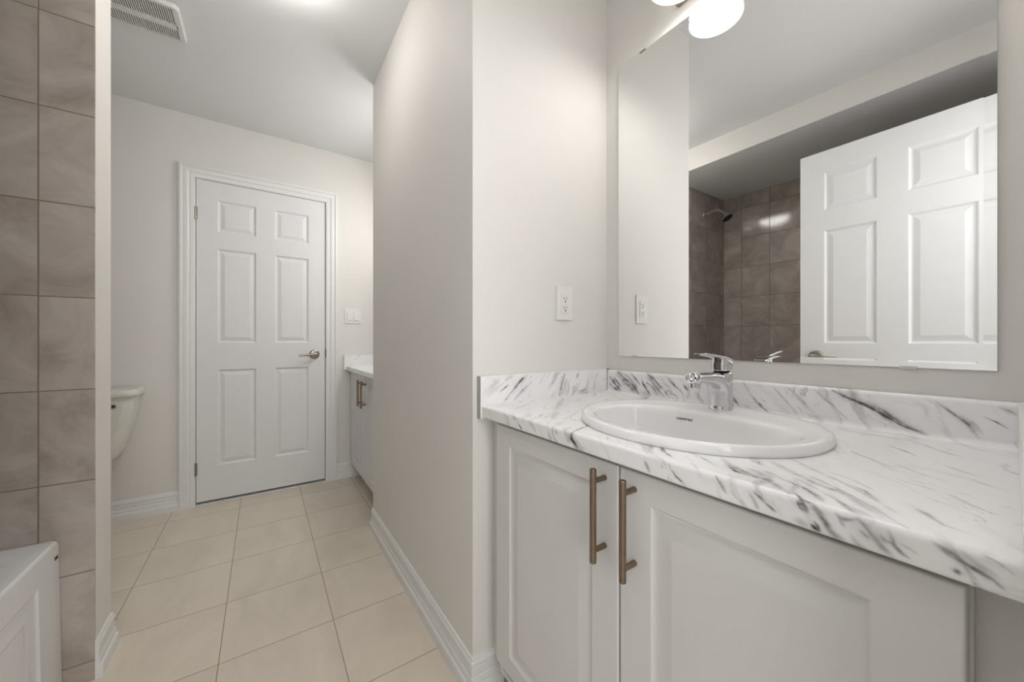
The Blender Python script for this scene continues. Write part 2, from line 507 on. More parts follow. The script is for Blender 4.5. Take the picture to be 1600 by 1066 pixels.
    ('f', 0.003, 0.25, [(0.5205,0.1197,0.8229),(0.5205,0.1141,0.8156),(0.5205,0.1087,0.8121)]),
    ('f', 0.002, 0.35, [(0.5205,0.0822,0.8302),(0.5205,0.0761,0.8274),(0.5205,0.07,0.8237)]),
    ('f', 0.0016, 0.55, [(0.5205,0.0613,0.8415),(0.5205,0.0508,0.8354),(0.5205,0.0398,0.8288),(0.5205,0.0268,0.8246),(0.5205,0.0219,0.8186)]),
    ('f', 0.0014, 0.9, [(0.5205,0.0491,0.8205),(0.5205,0.0441,0.82)]),
    ('f', 0.0016, 0.5, [(0.5205,0.0324,0.8434),(0.5205,0.0244,0.8399),(0.5205,0.017,0.8347)]),
    ('f', 0.003, 0.3, [(0.5205,0.0452,0.8396),(0.5205,0.0345,0.8334),(0.5205,0.0244,0.8276)]),
    ('f', 0.0016, 0.75, [(0.5205,0.7594,0.8425),(0.5205,0.7437,0.8361),(0.5205,0.7344,0.8255),(0.5205,0.7193,0.8145)]),
    ('f', 0.004, 0.35, [(0.5205,0.691,0.8404),(0.5205,0.6796,0.8325),(0.5205,0.6665,0.8201)]),
    ('f', 0.003, 0.3, [(0.5205,0.5994,0.8385),(0.5205,0.5897,0.8315)]),
    ('f', 0.0022, 0.95, [(0.5205,0.5485,0.8428),(0.5205,0.5485,0.8323),(0.5205,0.5388,0.8241),(0.5205,0.5316,0.8168)]),
    ('f', 0.002, 0.4, [(0.5205,0.3757,0.8334),(0.5205,0.3696,0.8244),(0.5205,0.3665,0.8165)]),
    ('f', 0.0016, 0.4, [(0.5205,0.344,0.8367),(0.5205,0.343,0.8303)]),
    ('f', 0.0014, 0.7, [(0.5205,0.333,0.8417),(0.5205,0.3292,0.8326),(0.5205,0.3202,0.8237),(0.5205,0.3049,0.816)]),
    ('f', 0.0025, 0.75, [(0.5205,0.2608,0.8419),(0.5205,0.2551,0.8346),(0.5205,0.2478,0.8251)]),
    ('f', 0.002, 0.5, [(0.5205,0.2184,0.8338),(0.5205,0.2134,0.8258),(0.5205,0.2084,0.8181)]),
    ('f', 0.0018, 0.6, [(0.5205,0.2134,0.8369),(0.5205,0.2023,0.8297),(0.5205,0.1894,0.8213)]),
    ('t', 0.003, 0.4, [(0.5844,0.1915,0.8455),(0.5608,0.1718,0.8455),(0.5464,0.1563,0.8455),(0.5309,0.1447,0.8455)]),
    ('t', 0.0028, 0.42, [(0.6187,0.1832,0.8455),(0.6027,0.1606,0.8455),(0.59,0.1429,0.8455),(0.5744,0.1259,0.8455),(0.5632,0.112,0.8455),(0.5442,0.096,0.8455),(0.5274,0.0786,0.8455)]),
    ('t', 0.0022, 0.35, [(0.5612,0.1463,0.8455),(0.5434,0.1326,0.8455),(0.5279,0.1194,0.8455),(0.5222,0.1109,0.8455)]),
    ('t', 0.001, 0.7, [(0.5359,0.1756,0.8455),(0.5231,0.1647,0.8455),(0.5212,0.1566,0.8455)]),
]
# ================================================================== the setting
ZC = 2.436          # ceiling
XR = 1.07           # wall behind the mirrors
YW = 0.938          # wall at the end of the near vanity
XP = 0.502          # long face of the partition
YP2 = 2.089         # far end of the partition
YF = 3.0            # wall with the closed door
YT = 1.635          # tiled end of the bath alcove
XE = -0.4214        # end of that wall
YE2 = 1.778
XL = -1.28          # left wall
ZS = 2.295          # underside of the alcove bulkhead

bm = B()
box(bm, -2.2, 2.2, -2.4, 3.2, -0.06, 0.0)
struct('floor', bm, M['floor'])
bm = B()
box(bm, -1.45, 1.25, -0.13, 3.2, ZC, ZC + 0.08)
struct('ceiling', bm, M['ceiling'])
bm = B()
box(bm, XR, XR + 0.1, -0.13, 3.2, 0, ZC)
struct('wall_right', bm, M['wall'])
bm = B()
box(bm, XP, XR, YW, YP2, 0, ZC)
struct('wall_partition', bm, M['wall'])
bm = B()
DX0, DX1, DZ = -0.349, 0.388, 2.054
box(bm, -1.45, DX0, YF, 3.12, 0, ZC)
box(bm, DX1, XR, YF, 3.12, 0, ZC)
box(bm, DX0, DX1, YF, 3.12, DZ, ZC)
box(bm, -1.45, 1.17, 3.12, 3.2, 0, ZC)  # unseen slab added behind the door opening to keep outside light out
struct('wall_far', bm, M['wall'])
bm = B()
box(bm, -1.46, -1.40, -0.13, 3.0, 0, ZC)
box(bm, -1.40, XL, YE2, 3.0, 0, ZC)
struct('wall_left', bm, M['wall'])
bm = B()
box(bm, XL, XE, YT + 0.008, YE2, 0, ZC)
struct('wall_tub_end', bm, M['wall'])
# entrance wall: left block behind the open door, right block, piece over the doorway
bm = B()
box(bm, -1.40, -0.44, -0.13, 0.045, 0, ZC)
box(bm, 0.44, XR, -0.13, 0.004, 0, ZC)
box(bm, -0.44, 0.44, -0.13, 0.004, 2.09, ZC)
struct('wall_entrance', bm, M['wall'])
# bulkhead over the bath, its face a little out of true
bm = B()
xa, xb = -0.515, -0.446
v = [(xa, 0.045, 2.302), (xb, YT + 0.008, 2.276)]
vs = []
for (x, y, z) in v:
    vs.append([(x, y, z), (x, y, ZC), (-1.40, y, ZC), (-1.40, y, z + 0.012)])
loft(bm, vs)
struct('wall_bulkhead', bm, M['wall'])
bm = B()
loft(bm, [[(xa - 0.0, 0.05, 2.3008), (xa - 0.0, 0.05, 2.3012), (-1.40, 0.05, 2.3132), (-1.40, 0.05, 2.3128)],
          [(xb - 0.0, YT + 0.004, 2.2748), (xb - 0.0, YT + 0.004, 2.2752), (XL, YT + 0.004, 2.2872), (XL, YT + 0.004, 2.2868)]])
struct('ceiling_alcove', bm, M['ceiling'])
# tiles of the bath alcove
M['tile_end'] = tile_mat('taupe_wall_tile', 'XZ', (-0.532, 1.1606 - 0.275 * 4), (0.222, 0.275), 0.0018, *TAUPE, 0.10, 5.0, bump=1.0)
M['tile_back'] = tile_mat('taupe_wall_tile_long_wall', 'YZ', (1.495, 1.159 - 0.2535 * 4), (0.207, 0.2535), 0.0018, *TAUPE, 0.10, 5.0, bump=1.0)
bm = B()
box(bm, XL, XE, YT, YT + 0.008, 0, 2.29)
struct('wall_tub_end_tiles', bm, M['tile_end'])
bm = B()
XN = -1.385      # the long wall of the alcove runs a little out of square
loft(bm, [[(XL - 0.007, YT + 0.004, 0), (XL + 0.005, YT + 0.004, 0), (XL + 0.005, YT + 0.004, 2.32), (XL - 0.007, YT + 0.004, 2.32)],
          [(XN - 0.012, 0.045, 0), (XN, 0.045, 0), (XN, 0.045, 2.32), (XN - 0.012, 0.045, 2.32)]])
struct('wall_tub_back_tiles', bm, M['tile_back'])
bm = B()
box(bm, XN, -0.44, 0.045, 0.053, 0, 2.30)
struct('wall_tub_near_tiles', bm, M['tile_end'])

# baseboards
BASE = [(0.0, 0.0), (0.0165, 0.0), (0.0165, 0.032), (0.0148, 0.0385), (0.0112, 0.041), (0.0104, 0.044), (0.0112, 0.047), (0.0098, 0.060),
        (0.0078, 0.064), (0.0074, 0.068), (0.0084, 0.071), (0.0078, 0.086), (0.0066, 0.089), (0.0092, 0.092), (0.0096, 0.099),
        (0.0086, 0.104), (0.0062, 0.107), (0.0056, 0.112), (0.004, 0.116), (0.0, 0.117)]
flat = lambda x, y, h: (x, y, h)
for nm, path in (('baseboard_partition', [(0.60, YW), (XP, YW), (XP, YP2), (0.56, YP2)]),
                 ('baseboard_tub_end', [(XL, YE2), (XE, YE2), (XE, YT + 0.002)]),
                 ('baseboard_far_left', [(-0.422, YF), (XL, YF), (XL, YE2 + 0.02)]),
                 ('baseboard_far_right', [(0.62, YF), (0.455, YF)])):
    bm = B()
    sweep(bm, path, BASE, flat)
    struct(nm, bm, M['trim'])

# casing and jamb of the far door, and the doorway behind the camera
CAS = [(0.0, 0.0), (0.0, 0.007), (0.004, 0.0095), (0.016, 0.0105), (0.022, 0.0085), (0.025, 0.0085), (0.029, 0.0125), (0.034, 0.0145), (0.046, 0.0155),
       (0.053, 0.0135), (0.056, 0.0135), (0.058, 0.0165), (0.061, 0.019), (0.070, 0.019), (0.074, 0.017), (0.074, 0.0)]
bm = B()
sweep(bm, [(DX1, 0.0), (DX1, DZ), (DX0, DZ), (DX0, 0.0)][::-1], CAS, lambda x, z, h: (x, YF - h, z))
struct('trim_door_casing', bm, M['trim'], smooth=28)
bm = B()
for x0, x1 in ((DX0 - 0.004, DX0 + 0.004), (DX1 - 0.004, DX1 + 0.004)):
    box(bm, x0, x1, YF - 0.001, 3.12, 0, DZ)
box(bm, DX0, DX1, YF - 0.001, 3.12, DZ - 0.003, DZ + 0.004)
for x0, x1 in ((DX0 + 0.004, DX0 + 0.016), (DX1 - 0.016, DX1 - 0.004)):
    box(bm, x0, x1, 3.045, 3.075, 0, DZ - 0.004)
box(bm, DX0, DX1, 3.045, 3.075, DZ - 0.016, DZ - 0.003)
struct('trim_door_jamb', bm, M['trim'])
bm = B()
box(bm, DX0 + 0.004, DX1 - 0.004, YF - 0.012, YF + 0.07, 0.0, 0.004, 0.0015, 1)
struct('trim_threshold', bm, M['trim'])
bm = B()
box(bm, DX0 + 0.005, DX1 - 0.005, YF + 0.0425, 3.119, 0.004, 0.03)
struct('door_gap_shade_block', bm, M['dark'])  # black block painting the shade in the gap under the door
bm = B()
box(bm, 0.42, 0.44, -0.13, 0.004, 0, 2.09)
box(bm, -0.44, -0.395, -0.13, 0.045, 0, 2.09)
box(bm, -0.395, 0.42, -0.13, 0.004, 2.07, 2.09)
struct('trim_entrance_jamb', bm, M['trim'])


# ------------------------------------------------------------------ six panel doors
def panel_grid(bm, W, H, panels, rings, y, sgn):
    """one face of a slab at depth y with sunk panels; sgn = +1 if the slab lies behind (larger y)"""
    xs = sorted({0.0, W} | {p[0] for p in panels} | {p[1] for p in panels})
    zs = sorted({0.0, H} | {p[2] for p in panels} | {p[3] for p in panels})
    def q(a, b, c, d):
        bm.faces.new([bm.verts.new(t) for t in (a, b, c, d)])
    for i in range(len(xs) - 1):
        for j in range(len(zs) - 1):
            x0, x1, z0, z1 = xs[i], xs[i + 1], zs[j], zs[j + 1]
            if any(p[0] - 1e-6 <= x0 and x1 <= p[1] + 1e-6 and p[2] - 1e-6 <= z0 and z1 <= p[3] + 1e-6 for p in panels):
                continue
            q((x0, y, z0), (x1, y, z0), (x1, y, z1), (x0, y, z1))
    for x0, x1, z0, z1 in panels:
        prev = None
        for ins, dep in rings:
            yy = y + sgn * dep
            cur = [(x0 + ins, yy, z0 + ins), (x1 - ins, yy, z0 + ins), (x1 - ins, yy, z1 - ins), (x0 + ins, yy, z1 - ins)]
            if prev:
                for k in range(4):
                    q(prev[k], prev[(k + 1) % 4], cur[(k + 1) % 4], cur[k])
            prev = cur
        q(*prev)


def framed_slab(bm, W, H, panels, rings, border):
    """front with sunk panels and an edge turned back through the border rings (inset, depth)"""
    e = border[0][0]
    panel_grid(bm, W - 2 * e, H - 2 * e, [(a - e, b - e, c - e, d - e) for a, b, c, d in panels], rings, border[0][1], 1)
    bmesh.ops.transform(bm, matrix=Matrix.Translation((e, 0, e)), verts=bm.verts)
    xs = sorted({e, W - e} | {p[0] for p in panels} | {p[1] for p in panels})
    zs = sorted({e, H - e} | {p[2] for p in panels} | {p[3] for p in panels})
    loop = [(x, e) for x in xs] + [(W - e, z) for z in zs[1:]] + [(x, H - e) for x in xs[::-1][1:]] + [(e, z) for z in zs[::-1][1:-1]]
    def mv(c, lim, ins):
        return ins if abs(c - e) < 1e-7 else (lim - ins if abs(c - (lim - e)) < 1e-7 else c)
    prev = None
    for ins, dep in border:
        cur = [(mv(x, W, ins), dep, mv(z, H, ins)) for x, z in loop]
        if prev:
            n = len(loop)
            for k in range(n):
                bm.faces.new([bm.verts.new(t) for t in (prev[k], prev[(k + 1) % n], cur[(k + 1) % n], cur[k])])
        prev = cur
    bm.faces.new([bm.verts.new(t) for t in prev])
    bmesh.ops.remove_doubles(bm, verts=bm.verts, dist=1e-5)


DOOR_RINGS = [(0, 0), (0.003, 0.0012), (0.009, 0.0075), (0.013, 0.0085), (0.016, 0.0085), (0.036, 0.0025), (0.039, 0.002)]


def six_panel(W, H, T):
    bm = B()
    st, mu = 0.104, 0.105
    pw = (W - 2 * st - mu) / 2
    cols = [(st, st + pw), (W - st - pw, W - st)]
    rows = [(0.215, 0.83), (1.0, 1.605), (1.712, 1.917)]
    pans = [(c[0], c[1], r[0], r[1]) for c in cols for r in rows]
    panel_grid(bm, W, H, pans, DOOR_RINGS, 0.0, 1)
    panel_grid(bm, W, H, pans, DOOR_RINGS, T, -1)
    for a, b, c, d in (((0, 0, 0), (0, T, 0), (0, T, H), (0, 0, H)), ((W, 0, 0), (W, T, 0), (W, T, H), (W, 0, H)),
                       ((0, 0, 0), (W, 0, 0), (W, T, 0), (0, T, 0)), ((0, 0, H), (W, 0, H), (W, T, H), (0, T, H))):
        bm.faces.new([bm.verts.new(t) for t in (a, b, c, d)])
    bmesh.ops.remove_doubles(bm, verts=bm.verts, dist=1e-5)
    return bm


def lever(parent, O, n, t, name='lever_handle'):
    """rose, neck and tapered lever; n points out of the door, t along the lever"""
    O, n, t = Vector(O), Vector(n), Vector(t)
    up = Vector((0, 0, 1))
    bm = B()
    lathe(bm, [(0.0335, 0.0), (0.0335, 0.004), (0.031, 0.008), (0.024, 0.0105), (0.0, 0.011)], O, n, 28)
    tube(bm, [O + n * 0.009, O + n * 0.046], 0.0095, 16)
    rings = []
    for s, hh, dd, off, dz in ((-0.014, 0.009, 0.008, 0.044, 0.0), (-0.008, 0.0125, 0.011, 0.044, 0), (0.004, 0.0145, 0.012, 0.044, 0), (0.022, 0.0125, 0.010, 0.046, -0.001),
                               (0.040, 0.008, 0.008, 0.048, -0.0025), (0.065, 0.0068, 0.007, 0.049, -0.004), (0.098, 0.0062, 0.006, 0.049, -0.005), (0.103, 0.004, 0.004, 0.049, -0.005)):
        c = O + t * s + n * off + up * dz
        rings.append([c + up * (hh * math.sin(2 * math.pi * k / 14)) + n * (dd * math.cos(2 * math.pi * k / 14)) for k in range(14)])
    loft(bm, rings)
    h = obj(name, bm, M['nickel'], parent, smooth=50)
    b2 = B()
    tube(b2, [O + n * 0.054, O + n * 0.0565], 0.0035, 12)
    pin = obj('privacy_pin', b2, M['chrome'], h)
    return h


def hinge(parent, x, y, z):
    b = B()
    tube(b, [(x, y, z - 0.038), (x, y, z + 0.038)], 0.0055, 12)
    tube(b, [(x, y, z - 0.043), (x, y, z + 0.043)], 0.0035, 10)
    box(b, x - 0.001, x + 0.010, y + 0.003, y + 0.006, z - 0.038, z + 0.038)
    return obj('hinge', b, M['nickel'], parent, smooth=40)


def xform(bm, mat):
    bmesh.ops.transform(bm, matrix=mat, verts=bm.verts)
    return bm


# closed door in the far wall
d1 = six_panel(0.722, 2.030, 0.035)
xform(d1, Matrix.Translation((-0.342, YF + 0.004, 0.019)))
d1 = obj('door_1', d1, M['door'], None)
d1['kind'] = 'structure'
d1['label'] = 'closed white six panel door in the far wall'
lever(d1, (0.312, YF + 0.004, 0.936), (0, -1, 0), (-1, 0, 0))
for z in (1.833, 0.228):
    hinge(d1, -0.3455, YF - 0.004, z)
b = B()
tube(b, [(0.3855, YF - 0.0005, 0.912), (0.3855, YF - 0.0005, 0.975)], 0.0045, 10)
obj('strike_plate', b, M['nickel'], d1)

# open door of the entrance, seen in the mirror
d2 = six_panel(0.722, 2.030, 0.035)
R = Matrix(((0, -1, 0, -0.3555), (1, 0, 0, 0.061), (0, 0, 1, 0.019), (0, 0, 0, 1)))
xform(d2, R)
d2 = obj('door_2', d2, M['door'], None)
d2['kind'] = 'structure'
d2['label'] = 'open white six panel door reflected in the mirror'
lever(d2, (-0.3555, 0.713, 0.948), (1, 0, 0), (0, -1, 0))
lever(d2, (-0.3905, 0.713, 0.948), (-1, 0, 0), (0, -1, 0))
for z in (1.833, 1.03, 0.228):
    b = B()
    tube(b, [(-0.392, 0.054, z - 0.04), (-0.392, 0.054, z + 0.04)], 0.0055, 12)
    obj('hinge', b, M['nickel'], d2)
# ================================================================== marble laminate
_rng = np.random.RandomState(11)
_perm = _rng.permutation(512)
_grad = np.stack([np.cos(np.linspace(0, 2 * np.pi, 512, endpoint=False)), np.sin(np.linspace(0, 2 * np.pi, 512, endpoint=False))], 1)


def pnoise(x, y):
    xi = np.floor(x).astype(int)
    yi = np.floor(y).astype(int)
    xf, yf = x - xi, y - yi
    def g(ix, iy, dx, dy):
        h = _perm[(_perm[ix & 511] + iy) & 511]
        gr = _grad[h]
        return gr[..., 0] * dx + gr[..., 1] * dy
    u = xf * xf * xf * (xf * (xf * 6 - 15) + 10)
    w = yf * yf * yf * (yf * (yf * 6 - 15) + 10)
    a = g(xi, yi, xf, yf) * (1 - u) + g(xi + 1, yi, xf - 1, yf) * u
    b = g(xi, yi + 1, xf, yf - 1) * (1 - u) + g(xi + 1, yi + 1, xf - 1, yf - 1) * u
    return (a * (1 - w) + b * w) * 1.5


def fbm(x, y, o=4):
    r, a = 0, 1.0
    for _ in range(o):
        r = r + a * pnoise(x, y)
        x, y, a = x * 2.03 + 17.1, y * 2.03 + 5.3, a * 0.5
    return r


def sstep(a, b, x):
    t = np.clip((x - a) / (b - a), 0, 1)
    return t * t * (3 - 2 * t)


def streaks(u, v, seed=0.0):
    """grey drifting streaks of the laminate print, in metres on the unrolled sheet"""
    u = u + seed
    wu = 0.030 * fbm(u * 5 + 3, v * 5) + 0.006 * fbm(u * 22, v * 22 + 9)
    wv = 0.030 * fbm(u * 5 + 40, v * 5 + 8) + 0.006 * fbm(u * 22 + 60, v * 22)
    uu, vv = u + wu, v + wv
    al = uu * 0.62 + vv * 0.78
    ac = -uu * 0.78 + vv * 0.62
    n1 = fbm(al * 6, ac * 42, 4)
    n2 = fbm(al * 9 + 31, ac * 75 + 7, 3)
    mask = sstep(0.0, 0.55, fbm(u * 5.2 + 80, v * 5.2 + 13, 3) + 0.12)
    mask2 = sstep(0.12, 0.6, fbm(u * 7 + 20, v * 7 + 50, 3) + 0.05)
    soft = sstep(0.12, 0.85, n1)
    ridge = np.clip(1 - np.abs(n2) * 7.0, 0, 1) ** 2
    broken = sstep(0.0, 0.4, fbm(al * 24 + 5, ac * 60 + 3, 2))
    r = 0.27 * soft * (0.18 + 0.82 * mask) + 0.44 * ridge * mask2 * broken
    r += 0.05 * sstep(0.2, 0.8, fbm(u * 9 + 5, v * 9, 3))
    return r


def seg_dist(P, pts):
    """distance to a polyline and the fraction of its length at the nearest point"""
    d = np.full(len(P), 9.0)
    f = np.zeros(len(P))
    A = [np.array(p, float) for p in pts]
    L = [max(1e-6, np.linalg.norm(b - a)) for a, b in zip(A[:-1], A[1:])]
    tot, acc = sum(L), 0.0
    for a, b, l in zip(A[:-1], A[1:], L):
        ab = b - a
        t = np.clip(((P - a) @ ab) / (l * l), 0, 1)
        dd = np.linalg.norm(P - (a + t[:, None] * ab), axis=1)
        m = dd < d
        d[m] = dd[m]
        f[m] = (acc + t[m] * l) / tot
        acc += l
    return d, f


def strokes_on(u, v, which, unroll):
    """veins drawn along given lines; unroll turns a point in space into sheet coordinates"""
    r = np.zeros(len(u))
    P = np.stack([u, v], 1)
    n = 0.88 + 0.40 * fbm(u * 60, v * 60, 3)
    wob = 0.0022 * fbm(u * 34 + 9, v * 34 + 3, 3)
    wid = 0.95 + 0.55 * fbm(u * 30 + 50, v * 30 + 3, 2)
    wisp = np.clip(0.5 + 0.9 * fbm(u * 22 + 5 - v * 14, v * 9 + u * 8, 3), 0, 1.2)
    for s, w, g, pts in VEINS:
        if s not in which:
            continue
        pts = [unroll(p) for p in pts]
        arr = np.array(pts)
        m = 6 * w + 0.006
        lo, hi = arr.min(0) - m, arr.max(0) + m
        k = np.where(np.all((P >= lo) & (P <= hi), axis=1))[0]
        if len(k) == 0:
            continue
        d, f = seg_dist(P[k], pts)
        d = np.abs(d + wob[k] * min(1.0, 0.3 + w / 0.006))
        tp = np.clip(np.sin(np.pi * (0.04 + 0.92 * f)), 0, 1) ** 0.45
        ww = w * np.clip(wid[k], 0.4, 1.8) * (0.35 + 0.65 * tp)
        val = g * tp * np.exp(-(d / ww) ** 2) * np.clip(n[k], 0.35, 1.15)
        halo = 0.20 * g * tp * np.exp(-(d / (3.0 * w)) ** 2) * wisp[k]
        val = 1 - (1 - np.clip(val, 0, 1)) * (1 - np.clip(halo, 0, 1))
        r[k] = 1 - (1 - r[k]) * (1 - val)
    return r


def grid_mesh(name, P, nu, nv, vein, keep=None, extra=None):
    """P: (nu*nv,3) points, row major; extra: list of extra polygons given by coordinates"""
    idx = np.arange(nu * nv).reshape(nu, nv)
    q = np.stack([idx[:-1, :-1], idx[:-1, 1:], idx[1:, 1:], idx[1:, :-1]], -1).reshape(-1, 4)
    if keep is not None:
        c = P[q].mean(1)
        q = q[keep(c)]
    verts = P.tolist()
    faces = q.tolist()
    nb = len(verts)
    for poly in (extra or []):
        faces.append(list(range(len(verts), len(verts) + len(poly))))
        verts.extend(poly)
    me = bpy.data.meshes.new(name)
    me.from_pydata(verts, [], faces)
    at = me.attributes.new('vein', 'FLOAT', 'POINT')
    vals = np.zeros(len(verts), dtype=np.float32)
    vals[:nb] = vein
    at.data.foreach_set('value', vals)
    me.update()
    return me


def resample(pts, step):
    out = [np.array(pts[0], float)]
    for a, b in zip(pts[:-1], pts[1:]):
        a, b = np.array(a, float), np.array(b, float)
        L = np.linalg.norm(b - a)
        n = max(1, int(math.ceil(L / step)))
        for k in range(1, n + 1):
            out.append(a + (b - a) * k / n)
    return np.array(out)


def arc(cx, cz, r, a0, a1, n=6):
    return [(cx + r * math.cos(math.radians(a0 + (a1 - a0) * k / n)), cz + r * math.sin(math.radians(a0 + (a1 - a0) * k / n))) for k in range(n + 1)]


ZT = 0.8455   # top of the counter


def counter(name, y0, y1, step, seed, parent, which, hole=None):
    prof = [(0.60, 0.8118), (0.526, 0.8115)] + arc(0.5245, 0.8155, 0.004, 270, 180, 3) + arc(0.5275, ZT - 0.007, 0.007, 180, 90, 6) + \
           [(1.040, ZT)] + arc(1.0395, ZT + 0.011, 0.011, 270, 360, 5)[1:] + arc(1.0585, 0.918, 0.008, 180, 90, 5) + [(XR - 0.001, 0.926)]
    pr = resample(prof, step)
    s = np.concatenate([[0], np.cumsum(np.linalg.norm(np.diff(pr, axis=0), axis=1))])
    ny = int((y1 - y0) / step) + 1
    Y = np.linspace(y0, y1, ny)
    P = np.zeros((ny, len(pr), 3))
    P[:, :, 0] = pr[None, :, 0]
    P[:, :, 2] = pr[None, :, 1]
    P[:, :, 1] = Y[:, None]
    U = np.repeat(Y[:, None], len(pr), 1).ravel()
    V = np.repeat(s[None, :], ny, 0).ravel()
    P = P.reshape(-1, 3)
    vein = streaks(U, V, seed)
    if which:
        def unroll(p):
            k = np.argmin((pr[:, 0] - p[0]) ** 2 + (pr[:, 1] - p[2]) ** 2)
            return (p[1], s[k])
        st = strokes_on(U, V, which, unroll)
        vein = 1 - (1 - vein) * (1 - st)
    ends = []
    for yy in (y0, y1):
        ends.append([(x, yy, z) for x, z in prof] + [(XR - 0.001, yy, 0.8118)])
    me = grid_mesh(name, P, ny, len(pr), vein, hole, ends)
    o = mobj(name, me, M['marble'], parent, smooth=40)
    return o


def splash(name, quad_fn, nu, nv, Uf, Vf, which, seed, extra, parent):
    P = np.array([[quad_fn(i / (nu - 1), j / (nv - 1)) for j in range(nv)] for i in range(nu)]).reshape(-1, 3)
    U, V = Uf(P), Vf(P)
    vein = streaks(U, V, seed)
    if which:
        st = strokes_on(U, V, which, lambda p: (p[0], p[2]))
        vein = 1 - (1 - vein) * (1 - st)
    me = grid_mesh(name, P, nu, nv, vein, None, extra)
    return mobj(name, me, M['marble'], parent)


# ------------------------------------------------------------------ near countertop
BC = (0.757, 0.449)      # bowl centre
OC = (0.785, 0.449)      # rim centre


def in_hole(c):
    e = ((c[:, 0] - OC[0]) / 0.195) ** 2 + ((c[:, 1] - OC[1]) / 0.215) ** 2
    return ~((e < 1.0) & (np.abs(c[:, 2] - ZT) < 0.004))


top = thing('countertop', 'long white marble patterned countertop holding the oval washbasin under the mirror', 'countertop', (0.785, 0.46, 0.806))
counter('worktop', 0.0045, 0.918, 0.0018, 0.0, top, 'btf', in_hole)
sx0, sx1, sz0, sz1 = 0.517, 1.0485, 0.807, 0.929
ex = [[(sx0, YW - 0.0005, sz0), (sx1 + 0.02, YW - 0.0005, sz0), (sx1 + 0.02, YW - 0.0005, sz1), (sx0, YW - 0.0005, sz1)],
      [(sx0, 0.918, sz1), (sx1 + 0.02, 0.918, sz1), (sx1 + 0.02, YW - 0.0005, sz1), (sx0, YW - 0.0005, sz1)],
      [(sx0, 0.918, sz0), (sx1 + 0.02, 0.918, sz0), (sx1 + 0.02, YW - 0.0005, sz0), (sx0, YW - 0.0005, sz0)]]
sp = splash('side_splash', lambda a, b: (sx0 + (sx1 - sx0) * a, 0.918, sz0 + (sz1 - sz0) * b), 300, 70,
            lambda P: P[:, 0], lambda P: P[:, 2], 'l', 3.3, ex, top)
b = B()
box(b, sx0 - 0.0012, sx0, 0.918, YW - 0.0005, sz0, sz1)
obj('end_strip', b, M['rawedge'], sp, label='grey raw laminate end of the side splash')
# side splash on the right, fitted to a wall a little out of square
fq = lambda a, b: (0.515 + (1.0495 - 0.515) * a, 0.0112 + 0.0178 * a, ZT + 0.0005 + 0.080 * b)
p00, p10, p11, p01 = fq(0, 0), fq(1, 0), fq(1, 1), fq(0, 1)
bk = lambda p: (p[0], 0.0045, p[2])
ex = [[p01, p11, bk(p11), bk(p01)], [p00, p01, bk(p01), bk(p00)]]
splash('side_splash', fq, 300, 46, lambda P: P[:, 0], lambda P: P[:, 2], '', 7.7, ex, top)

# ------------------------------------------------------------------ washbasin
def oval(c, ay, xf, xb, ef, eb, n=112):
    """outline round centre c: half length ay along Y, xf towards the front, xb towards the wall"""
    out = []
    for k in range(n):
        a = 2 * math.pi * k / n
        ca, sa = math.cos(a), math.sin(a)
        e = eb if ca > 0 else ef
        ax = xb if ca > 0 else xf
        x = ax * math.copysign(abs(ca) ** (2 / e), ca)
        y = ay * math.copysign(abs(sa) ** (2 / ((ef + eb) / 2)), sa)
        out.append((c[0] + x, c[1] + y))
    return out


def basin():
    O = oval(OC, 0.2425, 0.224, 0.216, 2.05, 2.15)
    I = oval(BC, 0.203, 0.150, 0.118, 2.1, 2.7)
    rings = []
    def mixr(w, z, grow=0.0):
        r = []
        for (ox, oy), (ix, iy) in zip(O, I):
            dx, dy = ox - OC[0], oy - OC[1]
            L = math.hypot(dx, dy)
            r.append((ox + (ix - ox) * w + dx / L * grow, oy + (iy - oy) * w + dy / L * grow, z))
        return r
    zt = ZT
    for w, z, g in ((0.03, zt + 0.0003, 0), (0.0, zt + 0.002, 0), (0, zt + 0.006, 0.0015), (0, zt + 0.011, 0.0005), (0.035, zt + 0.0155, 0), (0.10, zt + 0.0185, 0),
                    (0.2, zt + 0.0195, 0), (0.34, zt + 0.0185, 0), (0.5, zt + 0.0165, 0), (0.7, zt + 0.0150, 0), (0.86, zt + 0.0140, 0), (0.95, zt + 0.0115, 0), (1.0, zt + 0.006, 0)):
        rings.append(mixr(w, z, g))
    for s, z in ((0.988, zt - 0.004), (0.97, zt - 0.022), (0.945, zt - 0.05), (0.915, zt - 0.08), (0.87, zt - 0.105), (0.79, zt - 0.122), (0.65, zt - 0.132), (0.45, zt - 0.138), (0.2, zt - 0.142), (0.09, zt - 0.143)):
        rings.append([(BC[0] + (x - BC[0]) * s, BC[1] + (y - BC[1]) * s, z) for x, y in I])
    bm = B()
    loft(bm, rings, False, True)
    return bm


sink = thing('washbasin', 'white oval drop in washbasin set in the marble patterned countertop', 'sink', (OC[0], OC[1], ZT))
bmb = basin()
bvh = BVHTree.FromBMesh(bmb)
obj('bowl', bmb, M['porcelain'], sink, smooth=60)
b = B()
lathe(b, [(0.0, 0.004), (0.012, 0.004), (0.020, 0.0025), (0.023, 0.0005)], (BC[0], BC[1], ZT - 0.143), (0, 0, 1), 24)
obj('drain', b, M['chrome'], sink, smooth=40)
